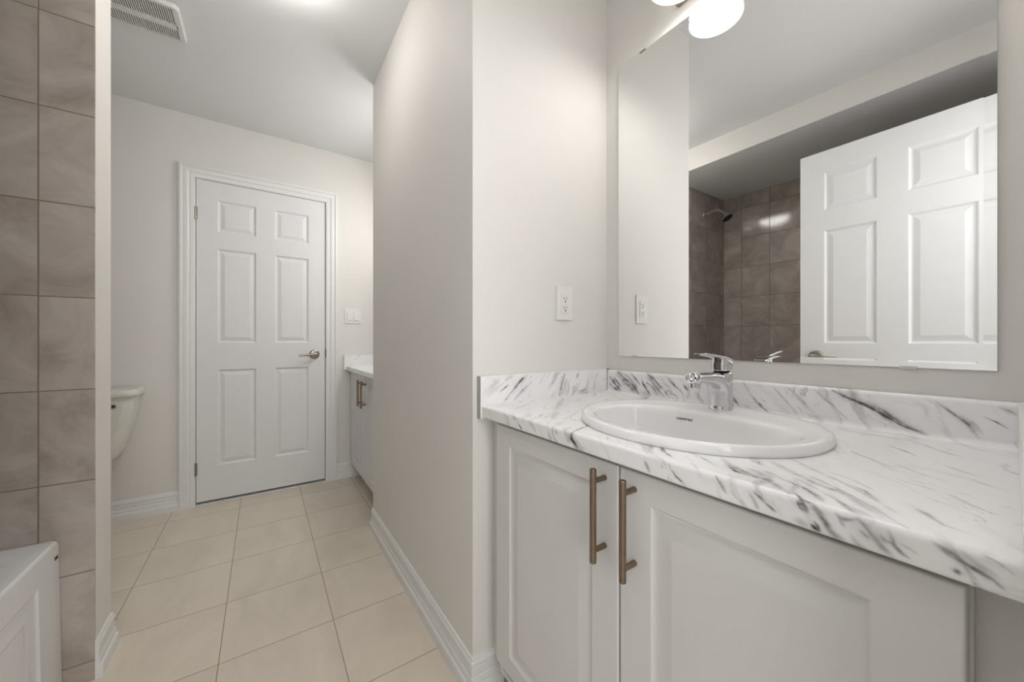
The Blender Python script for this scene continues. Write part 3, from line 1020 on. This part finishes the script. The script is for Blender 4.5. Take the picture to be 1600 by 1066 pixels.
# lettering baked on the back of the bowl
tcv = bpy.data.curves.new('maker_lettering', 'FONT')
tcv.body = 'contrac'
tcv.size = 0.0096
tcv.space_character = 1.32
tcv.align_x = 'CENTER'
tcv.offset = 0.0004
tob = bpy.data.objects.new('lettering_source', tcv)
link(tob)
bpy.context.view_layer.update()
tme = bpy.data.meshes.new_from_object(tob.evaluated_get(bpy.context.evaluated_depsgraph_get()))
bpy.data.objects.remove(tob)
tb = B()
tb.from_mesh(tme)
for vtx in tb.verts:
    y = 0.512 - vtx.co.x
    hit = bvh.ray_cast(Vector((BC[0], y, ZT - 0.012 + vtx.co.y)), Vector((1, 0, 0)))
    x = (hit[0].x if hit[0] else 0.87)
    vtx.co = Vector((x - 0.0005, y, ZT - 0.012 + vtx.co.y))
obj('maker_lettering', tb, M['ink'], sink, label='small dark lettering on the back of the bowl')

# ------------------------------------------------------------------ faucet
FY = 0.4605
fau = thing('faucet', 'chrome single lever faucet standing on the back rim of the washbasin', 'faucet', (0.945, FY, ZT + 0.015))


def sect(cx, z, w, d, r, tilt=0.0):
    return [(cx + x, FY + y, z + tilt * x) for x, y in rrect(w, d, r, 6)]


bm = B()
loft(bm, [sect(0.944, ZT + 0.0145, 0.052, 0.054, 0.024), sect(0.944, ZT + 0.017, 0.0535, 0.055, 0.024), sect(0.944, ZT + 0.021, 0.052, 0.053, 0.024), sect(0.9445, ZT + 0.04, 0.0495, 0.050, 0.023),
          sect(0.9455, ZT + 0.065, 0.050, 0.049, 0.022), sect(0.9465, ZT + 0.085, 0.051, 0.048, 0.022), sect(0.948, ZT + 0.099, 0.050, 0.0475, 0.022, 0.10),
          sect(0.948, ZT + 0.106, 0.046, 0.044, 0.020, 0.10), sect(0.948, ZT + 0.109, 0.036, 0.034, 0.016, 0.10)])
obj('body', bm, M['chrome'], fau, smooth=60)
bm = B()
PATH = [(0.9438, 0.026), (0.9438, 0.040), (0.9432, 0.054), (0.9405, 0.0675), (0.9335, 0.079), (0.9215, 0.0875), (0.905, 0.0925), (0.885, 0.0955), (0.862, 0.0975), (0.840, 0.0990), (0.824, 0.0998)]
THK = [0.0510, 0.0505, 0.0505, 0.0500, 0.0470, 0.0420, 0.0350, 0.0290, 0.0250, 0.0225, 0.0215]
WID = [0.0520, 0.0505, 0.0495, 0.0490, 0.0485, 0.0475, 0.0460, 0.0440, 0.0425, 0.0410, 0.0400]
rings = []
NS = 28
for i, ((x, z), t, w) in enumerate(zip(PATH, THK, WID)):
    a, c = PATH[max(i - 1, 0)], PATH[min(i + 1, len(PATH) - 1)]
    d = Vector((c[0] - a[0], 0, c[1] - a[1])).normalized()
    up = Vector((-d.z, 0, d.x)) * -1.0
    rg = []
    for k in range(NS):
        an = 2 * math.pi * k / NS
        ca, sa = math.cos(an), math.sin(an)
        e = 2 / 2.5
        rg.append(Vector((x, FY, ZT + z)) + up * (t / 2 * math.copysign(abs(ca) ** e, ca)) + Vector((0, 1, 0)) * (w / 2 * math.copysign(abs(sa) ** e, sa)))
    rings.append(rg)
# slanted open end with a hollow
nrm = Vector((-0.80, 0, 0.60))
uu = Vector((0.60, 0, 0.80))
cc = Vector((0.8165, FY, ZT + 0.1008))
for sc, push in ((1.0, 0.0), (0.97, 0.0012), (0.86, 0.0012), (0.80, -0.002), (0.55, -0.008), (0.15, -0.011)):
    rings.append([cc + nrm * push - uu * (-0.0155 * sc * math.cos(2 * math.pi * k / NS)) * (1 if True else 0) + Vector((0, 1, 0)) * (0.0195 * sc * math.sin(2 * math.pi * k / NS)) for k in range(NS)])
loft(bm, rings)
obj('spout', bm, M['chrome'], fau, smooth=60)
bm = B()
lathe(bm, [(0.0125, 0.0), (0.0125, 0.009), (0.0145, 0.010), (0.0145, 0.017)], (0.824, FY, ZT + 0.0775), (0, 0, 1), 28, True, True)
obj('aerator', bm, M['chrome'], fau, smooth=40)
bm = B()
lathe(bm, [(0.0175, 0.0), (0.0175, 0.006)], (0.947, FY, ZT + 0.1075), (0.05, 0, 1), 28, True, True)
obj('cartridge_collar', bm, M['dark'], fau, smooth=40, label='dark gap ring under the lever')
bm = B()
loft(bm, [sect(0.947, ZT + 0.1125, 0.040, 0.037, 0.012, 0.02), sect(0.948, ZT + 0.116, 0.044, 0.041, 0.013, 0.02), sect(0.950, ZT + 0.128, 0.046, 0.042, 0.013, -0.08),
          sect(0.951, ZT + 0.1365, 0.044, 0.040, 0.013, -0.22), sect(0.951, ZT + 0.140, 0.036, 0.032, 0.011, -0.24)])
rg = []
for x, z, ww, th in ((0.974, ZT + 0.1335, 0.034, 0.006), (0.962, ZT + 0.1375, 0.037, 0.008), (0.940, ZT + 0.1425, 0.035, 0.008), (0.910, ZT + 0.1475, 0.031, 0.0065), (0.880, ZT + 0.1515, 0.028, 0.0055),
                     (0.852, ZT + 0.1545, 0.025, 0.0048), (0.840, ZT + 0.1545, 0.020, 0.0042), (0.8355, ZT + 0.1538, 0.012, 0.003)):
    rg.append([(x, FY + a, z + c) for a, c in rrect(ww, th, th * 0.45, 5)])
loft(bm, rg)
obj('lever', bm, M['chrome'], fau, smooth=45)
b = B()
lathe(b, [(0.0, 0.001), (0.0022, 0.001), (0.0022, 0.0)], (0.9203, FY, ZT + 0.052), (-1, 0, 0), 12)
obj('small_dark_dot', b, M['dark'], fau)  # small dark dot on the front of the faucet body


# ------------------------------------------------------------------ cabinets
CAB_RINGS = [(0, 0), (0.0025, 0.0012), (0.005, 0.0038), (0.0085, 0.0054), (0.013, 0.0056), (0.020, 0.0048), (0.034, 0.0018), (0.0375, 0.0006), (0.041, 0.0005)]


def cabinet_door(parent, xf, y0, y1, z0, z1, sty=0.063, stz=0.047):
    W, H, T = y1 - y0, z1 - z0, 0.019
    bm = B()
    framed_slab(bm, W, H, [(sty, W - sty, stz, H - stz)], CAB_RINGS, [(0.004, 0.0), (0.0022, 0.0004), (0.0008, 0.0014), (0.0, 0.0035), (0.0, T)])
    # local (x,y,z) -> world: x runs along Y from the far edge, y is depth into the cabinet
    xform(bm, Matrix(((0, 1, 0, xf), (-1, 0, 0, y1), (0, 0, 1, z0), (0, 0, 0, 1))))
    return obj('door', bm, M['cabinet'], parent, smooth=35)


def pull(parent, xf, y, zc):
    bm = B()
    x = xf - 0.032
    L = 0.0865
    tube(bm, [(x, y, zc - L), (x, y, zc - L + 0.0012), (x, y, zc + L - 0.0012), (x, y, zc + L)], [0.0052, 0.0062, 0.0062, 0.0052], 20)
    h = obj('bar_handle', bm, M['bronze'], parent, smooth=50)
    for z in (zc - 0.064, zc + 0.064):
        b = B()
        tube(b, [(x + 0.003, y, z), (xf + 0.0003, y, z)], 0.0052, 16)
        obj('post', b, M['bronze'], h, smooth=50)
    return h


def cabinet(name, label, group, xf, y0, y1, doors, z0, z1, pulls, pz):
    c = thing(name, label, 'cabinet', (0.8, (y0 + y1) / 2, 0.0), group)
    xb = xf + 0.0195
    bm = B()
    t = 0.016
    box(bm, xb, XR - 0.002, y0, y0 + t, 0.10, 0.8105)
    box(bm, xb, XR - 0.002, y1 - t, y1, 0.10, 0.8105)
    box(bm, xb, XR - 0.002, y0 + t, y1 - t, 0.10, 0.10 + t)
    box(bm, XR - 0.008, XR - 0.002, y0 + t, y1 - t, 0.10 + t, 0.80)
    box(bm, xb + 0.012, xb + 0.026, y0 + t, y1 - t, 0.765, 0.8105)
    ym = doors[0][1] + 0.002
    obj('carcass', bm, M['cabinet'], c)
    bm = B()
    box(bm, xb + 0.055, xb + 0.07, y0, y1, 0.0, 0.10)
    obj('toe_kick', bm, M['cab_in'], c)
    for i, (a, b_) in enumerate(doors):
        d = cabinet_door(c, xf, a, b_, z0, z1)
        pull(d, xf, pulls[i], pz)
    return c


cab = cabinet('vanity_cabinet', 'near white vanity cabinet with two bronze bar handles under the mirror', 'white vanity cabinets', 0.535, 0.040, 0.872,
              [(0.0425, 0.4385), (0.4420, 0.8625)], 0.148, 0.8025, [0.406, 0.473], 0.7085)
bm = B()
box(bm, 0.572, 0.590, 0.872, YW - 0.001, 0.10, 0.8065)
obj('filler_strip', bm, M['cabinet'], cab)
bm = B()
box(bm, 0.575, 0.590, 0.0045, 0.040, 0.0, 0.8105)
obj('filler_strip', bm, M['wall'], cab)

# second vanity beyond the partition
cab2 = cabinet('vanity_cabinet', 'small far white vanity cabinet beside the closed door, behind the partition', 'white vanity cabinets', 0.545, 2.10, 2.945,
               [(2.10, 2.4905), (2.4945, 2.938)], 0.125, 0.8025, [2.445, 2.54], 0.692)
top2 = thing('countertop', 'far marble patterned countertop in the corner beside the light switches', 'countertop', (0.785, 2.55, 0.806))
counter('worktop', 2.092, 2.980, 0.004, 5.2, top2, '')
ex = [[(0.508, YF - 0.0005, 0.815), (1.07, YF - 0.0005, 0.815), (1.07, YF - 0.0005, 0.925), (0.508, YF - 0.0005, 0.925)],
      [(0.508, 2.98, 0.925), (1.07, 2.98, 0.925), (1.07, YF - 0.0005, 0.925), (0.508, YF - 0.0005, 0.925)],
      [(0.508, 2.98, 0.815), (0.508, YF - 0.0005, 0.815), (0.508, YF - 0.0005, 0.925), (0.508, 2.98, 0.925)]]
splash('side_splash', lambda a, b: (0.508 + 0.54 * a, 2.98, 0.815 + 0.11 * b), 160, 34, lambda P: P[:, 0], lambda P: P[:, 2], '', 9.1, ex, top2)
# ================================================================== mirror
my0, my1, mz0, mz1 = 0.051, 0.878, 0.978, 2.014
mir = thing('wall_mirror', 'large rectangular frameless mirror on the wall above the washbasin', 'mirror', (XR - 0.003, 0.46, mz0))
bm = B()
xi, bw = 1.0652, 0.015
xo = xi - bw * math.tan(math.radians(1.75))
outer = [(xo, my0, mz0), (xo, my1, mz0), (xo, my1, mz1), (xo, my0, mz1)]
inner = [(xi, my0 + bw, mz0 + bw), (xi, my1 - bw, mz0 + bw), (xi, my1 - bw, mz1 - bw), (xi, my0 + bw, mz1 - bw)]
vo = [bm.verts.new(p) for p in outer]
vi = [bm.verts.new(p) for p in inner]
bm.faces.new(vi)
for k in range(4):
    bm.faces.new((vo[k], vo[(k + 1) % 4], vi[(k + 1) % 4], vi[k]))
me = bpy.data.meshes.new('pane')
bm.to_mesh(me)
bm.free()
mobj('pane', me, M['mirror'], mir)
bm = B()
for k in range(4):
    a, b_ = outer[k], outer[(k + 1) % 4]
    bm.faces.new([bm.verts.new(p) for p in (a, b_, (XR - 0.0008, b_[1], b_[2]), (XR - 0.0008, a[1], a[2]))])
bm.faces.new([bm.verts.new((XR - 0.0008, y, z)) for _, y, z in outer])
obj('glass_edge', bm, M['glass_edge'], mir)
for y, z, s, mm in ((0.7755, mz1, 1, 'nickel'), (0.2, mz1, 1, 'nickel'), (0.810, mz0, -1, 'clear'), (0.158, mz0, -1, 'clear')):
    b = B()
    L = 0.011 if y > 0.5 else 0.012
    box(b, xo - 0.0022, XR - 0.001, y - L, y + L, z - 0.0035 * (1 if s > 0 else 0.8), z + 0.0035 * (0.8 if s > 0 else 1), 0.0006, 1)
    obj('mounting_clip', b, M[mm], mir)

# ================================================================== vanity light
vl = thing('vanity_light', 'two shade vanity light on the wall above the mirror', 'wall lamp', (XR, 0.461, 2.12))
bm = B()
box(bm, XR - 0.022, XR - 0.0005, 0.272, 0.650, 2.066, 2.170, 0.006, 2)
obj('back_plate', bm, M['nickel'], vl, smooth=40)
for y in (0.587, 0.335):
    b = B()
    tube(b, [(XR - 0.02, y, 2.135), (1.03, y, 2.138), (0.99, y, 2.150), (0.965, y, 2.165), (0.96, y, 2.158)], 0.007, 12)
    lathe(b, [(0.0, 0.0), (0.022, 0.002), (0.024, 0.012), (0.020, 0.026)], (0.96, y, 2.172), (0, 0, -1), 24)
    obj('arm', b, M['nickel'], vl, smooth=40)
    b = B()
    pr = [(0.020, 2.150), (0.034, 2.146), (0.047, 2.134), (0.058, 2.112), (0.066, 2.085), (0.072, 2.060), (0.0745, 2.046), (0.0755, 2.040),
          (0.0735, 2.0395), (0.0715, 2.046), (0.069, 2.060), (0.063, 2.085), (0.055, 2.110), (0.044, 2.131), (0.032, 2.142), (0.018, 2.146)]
    lathe(b, [(r, z) for r, z in pr], (0.96, y, 0), (0, 0, 1), 40)
    sh = obj('lamp_shade', b, M['shade'], vl, smooth=60)
    b = B()
    bmesh.ops.create_uvsphere(b, u_segments=20, v_segments=12, radius=0.026, matrix=Matrix.Translation((0.96, y, 2.096)))
    tube(b, [(0.96, y, 2.115), (0.96, y, 2.148)], 0.013, 14)
    obj('bulb', b, M['bulb'], sh, smooth=60)
    point_light('vanity_bulb_light', (0.96, y, 2.056), E_BULB, 0.03, WHITE)

# ceiling light of the passage
DL = (0.04, 1.548, ZC)
cl = thing('ceiling_light', 'round glass ceiling light glowing at the top edge of the picture above the passage', 'ceiling lamp', DL)
bm = B()
lathe(bm, [(0.150, 0.0), (0.150, 0.012), (0.144, 0.020), (0.128, 0.022)], DL, (0, 0, -1), 48, True, False)
obj('pan', bm, M['plastic'], cl, smooth=40)
bm = B()
lathe(bm, [(0.128, 0.0215), (0.129, 0.040), (0.127, 0.060), (0.118, 0.076), (0.10, 0.085), (0.06, 0.091), (0.0, 0.093)], DL, (0, 0, -1), 48)
obj('glass_dome', bm, M['dome'], cl, smooth=60)

# ================================================================== outlet and switches
ou = thing('wall_outlet', 'white double power outlet on the wall between partition corner and mirror', 'outlet', (0.854, YW, 1.159))
bm = B()
box(bm, 0.819, 0.889, YW - 0.006, YW - 0.0003, 1.102, 1.217, 0.0022, 2)
obj('cover_plate', bm, M['plastic'], ou, smooth=40)
bm = B()
box(bm, 0.8375, 0.8705, YW - 0.0088, YW - 0.005, 1.126, 1.193, 0.0008, 1)
rc = obj('receptacle', bm, M['plastic'], ou)
bm = B()
for z in (1.1765, 1.1455):
    for x, h in ((0.8485, 0.0042), (0.8605, 0.0034)):
        box(bm, x - 0.0011, x + 0.0011, YW - 0.00905, YW - 0.0085, z - h, z + h)
    tube(bm, [(0.8545, YW - 0.00905, z - 0.0105), (0.8545, YW - 0.0085, z - 0.0105)], 0.0028, 12)
obj('slots', bm, M['dark'], rc)
for z in (1.2045, 1.1145):
    b = B()
    tube(b, [(0.854, YW - 0.0066, z), (0.854, YW - 0.005, z)], 0.0026, 12)
    obj('screw', b, M['plastic'], ou)

sw = thing('light_switch', 'white double light switch on the far wall right of the closed door', 'light switch', (0.571, YF, 1.223))
bm = B()
box(bm, 0.513, 0.629, YF - 0.006, YF - 0.0003, 1.166, 1.280, 0.0022, 2)
obj('cover_plate', bm, M['plastic'], sw, smooth=40)
for x in (0.548, 0.594):
    b = B()
    loft(b, [[(x - 0.0165, YF - 0.005, 1.190), (x + 0.0165, YF - 0.005, 1.190), (x + 0.0165, YF - 0.005, 1.256), (x - 0.0165, YF - 0.005, 1.256)],
             [(x - 0.0155, YF - 0.0125, 1.191), (x + 0.0155, YF - 0.0125, 1.191), (x + 0.0155, YF - 0.0075, 1.255), (x - 0.0155, YF - 0.0075, 1.255)]])
    obj('rocker', b, M['plastic'], sw)
    for z in (1.272, 1.174):
        b = B()
        tube(b, [(x, YF - 0.0066, z), (x, YF - 0.005, z)], 0.0022, 10)
        obj('screw', b, M['plastic'], sw)

# ================================================================== bathtub
XA, ZR = -0.4925, 0.452
tub = thing('bathtub', 'white acrylic bathtub with panelled apron against the taupe tiles', 'bathtub', (-0.885, 0.845, 0.0))
TX0, TY0, TY1 = XL + 0.013, 0.054, YT - 0.001
bm = B()
cxm, cym = (TX0 + XA) / 2, (TY0 + TY1) / 2
wO, dO = XA - TX0, TY1 - TY0
def trr(w, d, r, z, ox=0.0):
    return [(cxm + ox + x, cym + y, z) for x, y in rrect(w, d, r, 7)]
loft(bm, [trr(wO, dO, 0.004, ZR - 0.06), trr(wO, dO, 0.006, ZR - 0.012), trr(wO - 0.004, dO - 0.003, 0.008, ZR - 0.004), trr(wO - 0.014, dO - 0.012, 0.012, ZR), trr(wO - 0.05, dO - 0.05, 0.02, ZR + 0.001),
          trr(wO - 0.13, dO - 0.14, 0.10, ZR - 0.001), trr(wO - 0.15, dO - 0.16, 0.10, ZR - 0.012), trr(wO - 0.17, dO - 0.19, 0.11, ZR - 0.08),
          trr(wO - 0.22, dO - 0.27, 0.12, ZR - 0.28), trr(wO - 0.29, dO - 0.36, 0.12, ZR - 0.35), trr(wO - 0.42, dO - 0.5, 0.10, ZR - 0.37)], False, True)
obj('basin', bm, M['acrylic'], tub, smooth=45)
# apron with its sunk panel
bm = B()
W, H = TY1 - TY0, ZR - 0.012
APR = [(0, 0), (0.004, 0.003), (0.010, 0.006), (0.030, 0.0065), (0.036, 0.0035), (0.052, 0.0025), (0.058, 0.0055), (0.066, 0.006)]
framed_slab(bm, W, H, [(0.122, W - 0.122, 0.06, H - 0.068)], APR, [(0.003, 0.0), (0.001, 0.0008), (0.0, 0.003), (0.0, 0.02)])
for vtx in bm.verts:      # the skirt leans out a little towards the floor
    vtx.co.y -= 0.007 * (1 - vtx.co.z / H)
xform(bm, Matrix(((0, 1, 0, XA), (-1, 0, 0, -TY0 + TY0 + TY1), (0, 0, 1, 0), (0, 0, 0, 1))) @ Matrix.Scale(-1, 4, (0, 1, 0)))
ap = obj('apron', bm, M['acrylic'], tub, smooth=35)
b = B()
for k, (y0, y1) in enumerate(((1.606, 1.6095), (1.6115, 1.615), (1.617, 1.624))):
    box(b, XA - 0.001, XA + 0.0012, y0, y1, 0.400, 0.409)
obj('maker_badge', b, M['dark'], ap, label='small dark badge at the top corner of the apron')

# ================================================================== shower head
SX = -0.965
sh = thing('shower_head', 'chrome shower head on a bent arm from the tiled wall, seen in the mirror', 'shower head', (SX, YT, 2.10))
bm = B()
lathe(bm, [(0.036, 0.0), (0.034, 0.004), (0.024, 0.010), (0.012, 0.013)], (SX, YT, 2.10), (0, -1, 0), 28, False, True)
obj('flange', bm, M['chrome'], sh, smooth=50)
bm = B()
tube(bm, [(SX, YT, 2.10), (SX, YT - 0.06, 2.112), (SX, YT - 0.09, 2.112), (SX, YT - 0.115, 2.103), (SX, YT - 0.135, 2.085), (SX, YT - 0.145, 2.070)], 0.0105, 14)
obj('arm', bm, M['chrome'], sh, smooth=50)
bm = B()
lathe(bm, [(0.012, 0.0), (0.016, 0.008), (0.018, 0.016), (0.024, 0.026), (0.036, 0.046), (0.040, 0.056), (0.040, 0.062)], (SX, YT - 0.143, 2.074), (0, -0.55, -0.83), 28, True, False)
hd = obj('head', bm, M['chrome'], sh, smooth=40)
b = B()
lathe(b, [(0.0, 0.0615), (0.030, 0.0615), (0.038, 0.060)], (SX, YT - 0.143, 2.074), (0, -0.55, -0.83), 28)
obj('spray_face', b, M['dark'], hd, label='dark spray face')

# ================================================================== toilet
TCX = -0.80
wc = thing('toilet', 'white toilet tank and bowl against the far wall left of the closed door', 'toilet', (TCX, 2.70, 0.0))


def tk(w, d, r, z, yb=YF - 0.012):
    return [(TCX + x, yb - d / 2 + y, z) for x, y in rrect(w, d, r, 7)]


bm = B()
loft(bm, [tk(0.25, 0.150, 0.05, 0.385), tk(0.285, 0.160, 0.05, 0.394), tk(0.325, 0.172, 0.05, 0.44), tk(0.372, 0.184, 0.05, 0.51), tk(0.408, 0.192, 0.045, 0.59), tk(0.428, 0.196, 0.04, 0.66), tk(0.438, 0.198, 0.04, 0.734)])
obj('tank', bm, M['bisque'], wc, smooth=50)
bm = B()
loft(bm, [tk(0.452, 0.206, 0.045, 0.726), tk(0.474, 0.216, 0.05, 0.732), tk(0.480, 0.219, 0.05, 0.744), tk(0.478, 0.218, 0.05, 0.757), tk(0.468, 0.213, 0.05, 0.765), tk(0.440, 0.20, 0.05, 0.768)])
obj('tank_lid', bm, M['bisque'], wc, smooth=50)
b = B()
lathe(b, [(0.0145, 0.0), (0.0145, 0.003), (0.008, 0.0035), (0.008, 0.001)], (-0.652, YF - 0.2085, 0.684), (0, -1, 0), 6)
fl = obj('flush_lever_mount', b, M['chrome'], wc)
b = B()
tube(b, [(-0.652, YF - 0.211, 0.684), (-0.652, YF - 0.2115, 0.684)], 0.0075, 14)
obj('lever_hole', b, M['dark'], fl)


def ov(cy, w, l, z, n=40):
    return [(TCX + w / 2 * math.cos(2 * math.pi * k / n), cy + l / 2 * math.sin(2 * math.pi * k / n), z) for k in range(n)]


bm = B()
loft(bm, [ov(2.58, 0.22, 0.42, 0.0), ov(2.58, 0.21, 0.40, 0.02), ov(2.575, 0.20, 0.38, 0.14), ov(2.55, 0.25, 0.42, 0.24), ov(2.52, 0.33, 0.46, 0.33), ov(2.51, 0.36, 0.48, 0.375), ov(2.51, 0.36, 0.48, 0.385)])
box(bm, TCX - 0.11, TCX + 0.11, 2.68, 2.95, 0.28, 0.386, 0.02, 2)
obj('bowl', bm, M['bisque'], wc, smooth=50)
bm = B()
loft(bm, [ov(2.515, 0.35, 0.47, 0.386), ov(2.515, 0.37, 0.485, 0.392), ov(2.515, 0.37, 0.485, 0.404), ov(2.515, 0.34, 0.455, 0.412)])
obj('seat_lid', bm, M['bisque'], wc, smooth=50)

# ================================================================== exhaust fan grille
vx0, vx1, vy0, vy1 = -0.600, -0.290, 2.050, 2.282
vn = thing('exhaust_fan', 'white slotted exhaust fan grille on the ceiling at upper left', 'vent', ((vx0 + vx1) / 2, (vy0 + vy1) / 2, ZC))
zt, zl = ZC - 0.0005, ZC - 0.017
cxv, cyv = (vx0 + vx1) / 2, (vy0 + vy1) / 2
def bow(y):
    return 0.0
bm = B()
def vr(w, d, z, r=0.02):
    return [(cxv + x, cyv + y, z) for x, y in rrect(w, d, r, 6)]
WV, DV = vx1 - vx0, vy1 - vy0
# rim
loft(bm, [vr(WV, DV, zt), vr(WV, DV, ZC - 0.008), vr(WV - 0.008, DV - 0.008, zl + 0.001), vr(WV - 0.014, DV - 0.014, zl), vr(WV - 0.046, DV - 0.034, zl, 0.006), vr(WV - 0.046, DV - 0.034, zl + 0.010, 0.006)], False, False)
box(bm, vx0 + 0.02, vx1 - 0.02, cyv - 0.002, cyv + 0.030, zl, zl + 0.008)
obj('rim', bm, M['vent'], vn, smooth=35)
bm = B()
x = vx0 + 0.026
while x < vx1 - 0.024:
    box(bm, x, x + 0.0042, vy0 + 0.015, vy1 - 0.015, zl + 0.001, zl + 0.009)
    x += 0.0076
obj('slats', bm, M['vent'], vn)
bm = B()
box(bm, vx0 + 0.01, vx1 - 0.01, vy0 + 0.01, vy1 - 0.01, ZC - 0.004, ZC - 0.001)
obj('fan_housing', bm, M['dark'], vn, label='dark fan opening behind the slats')
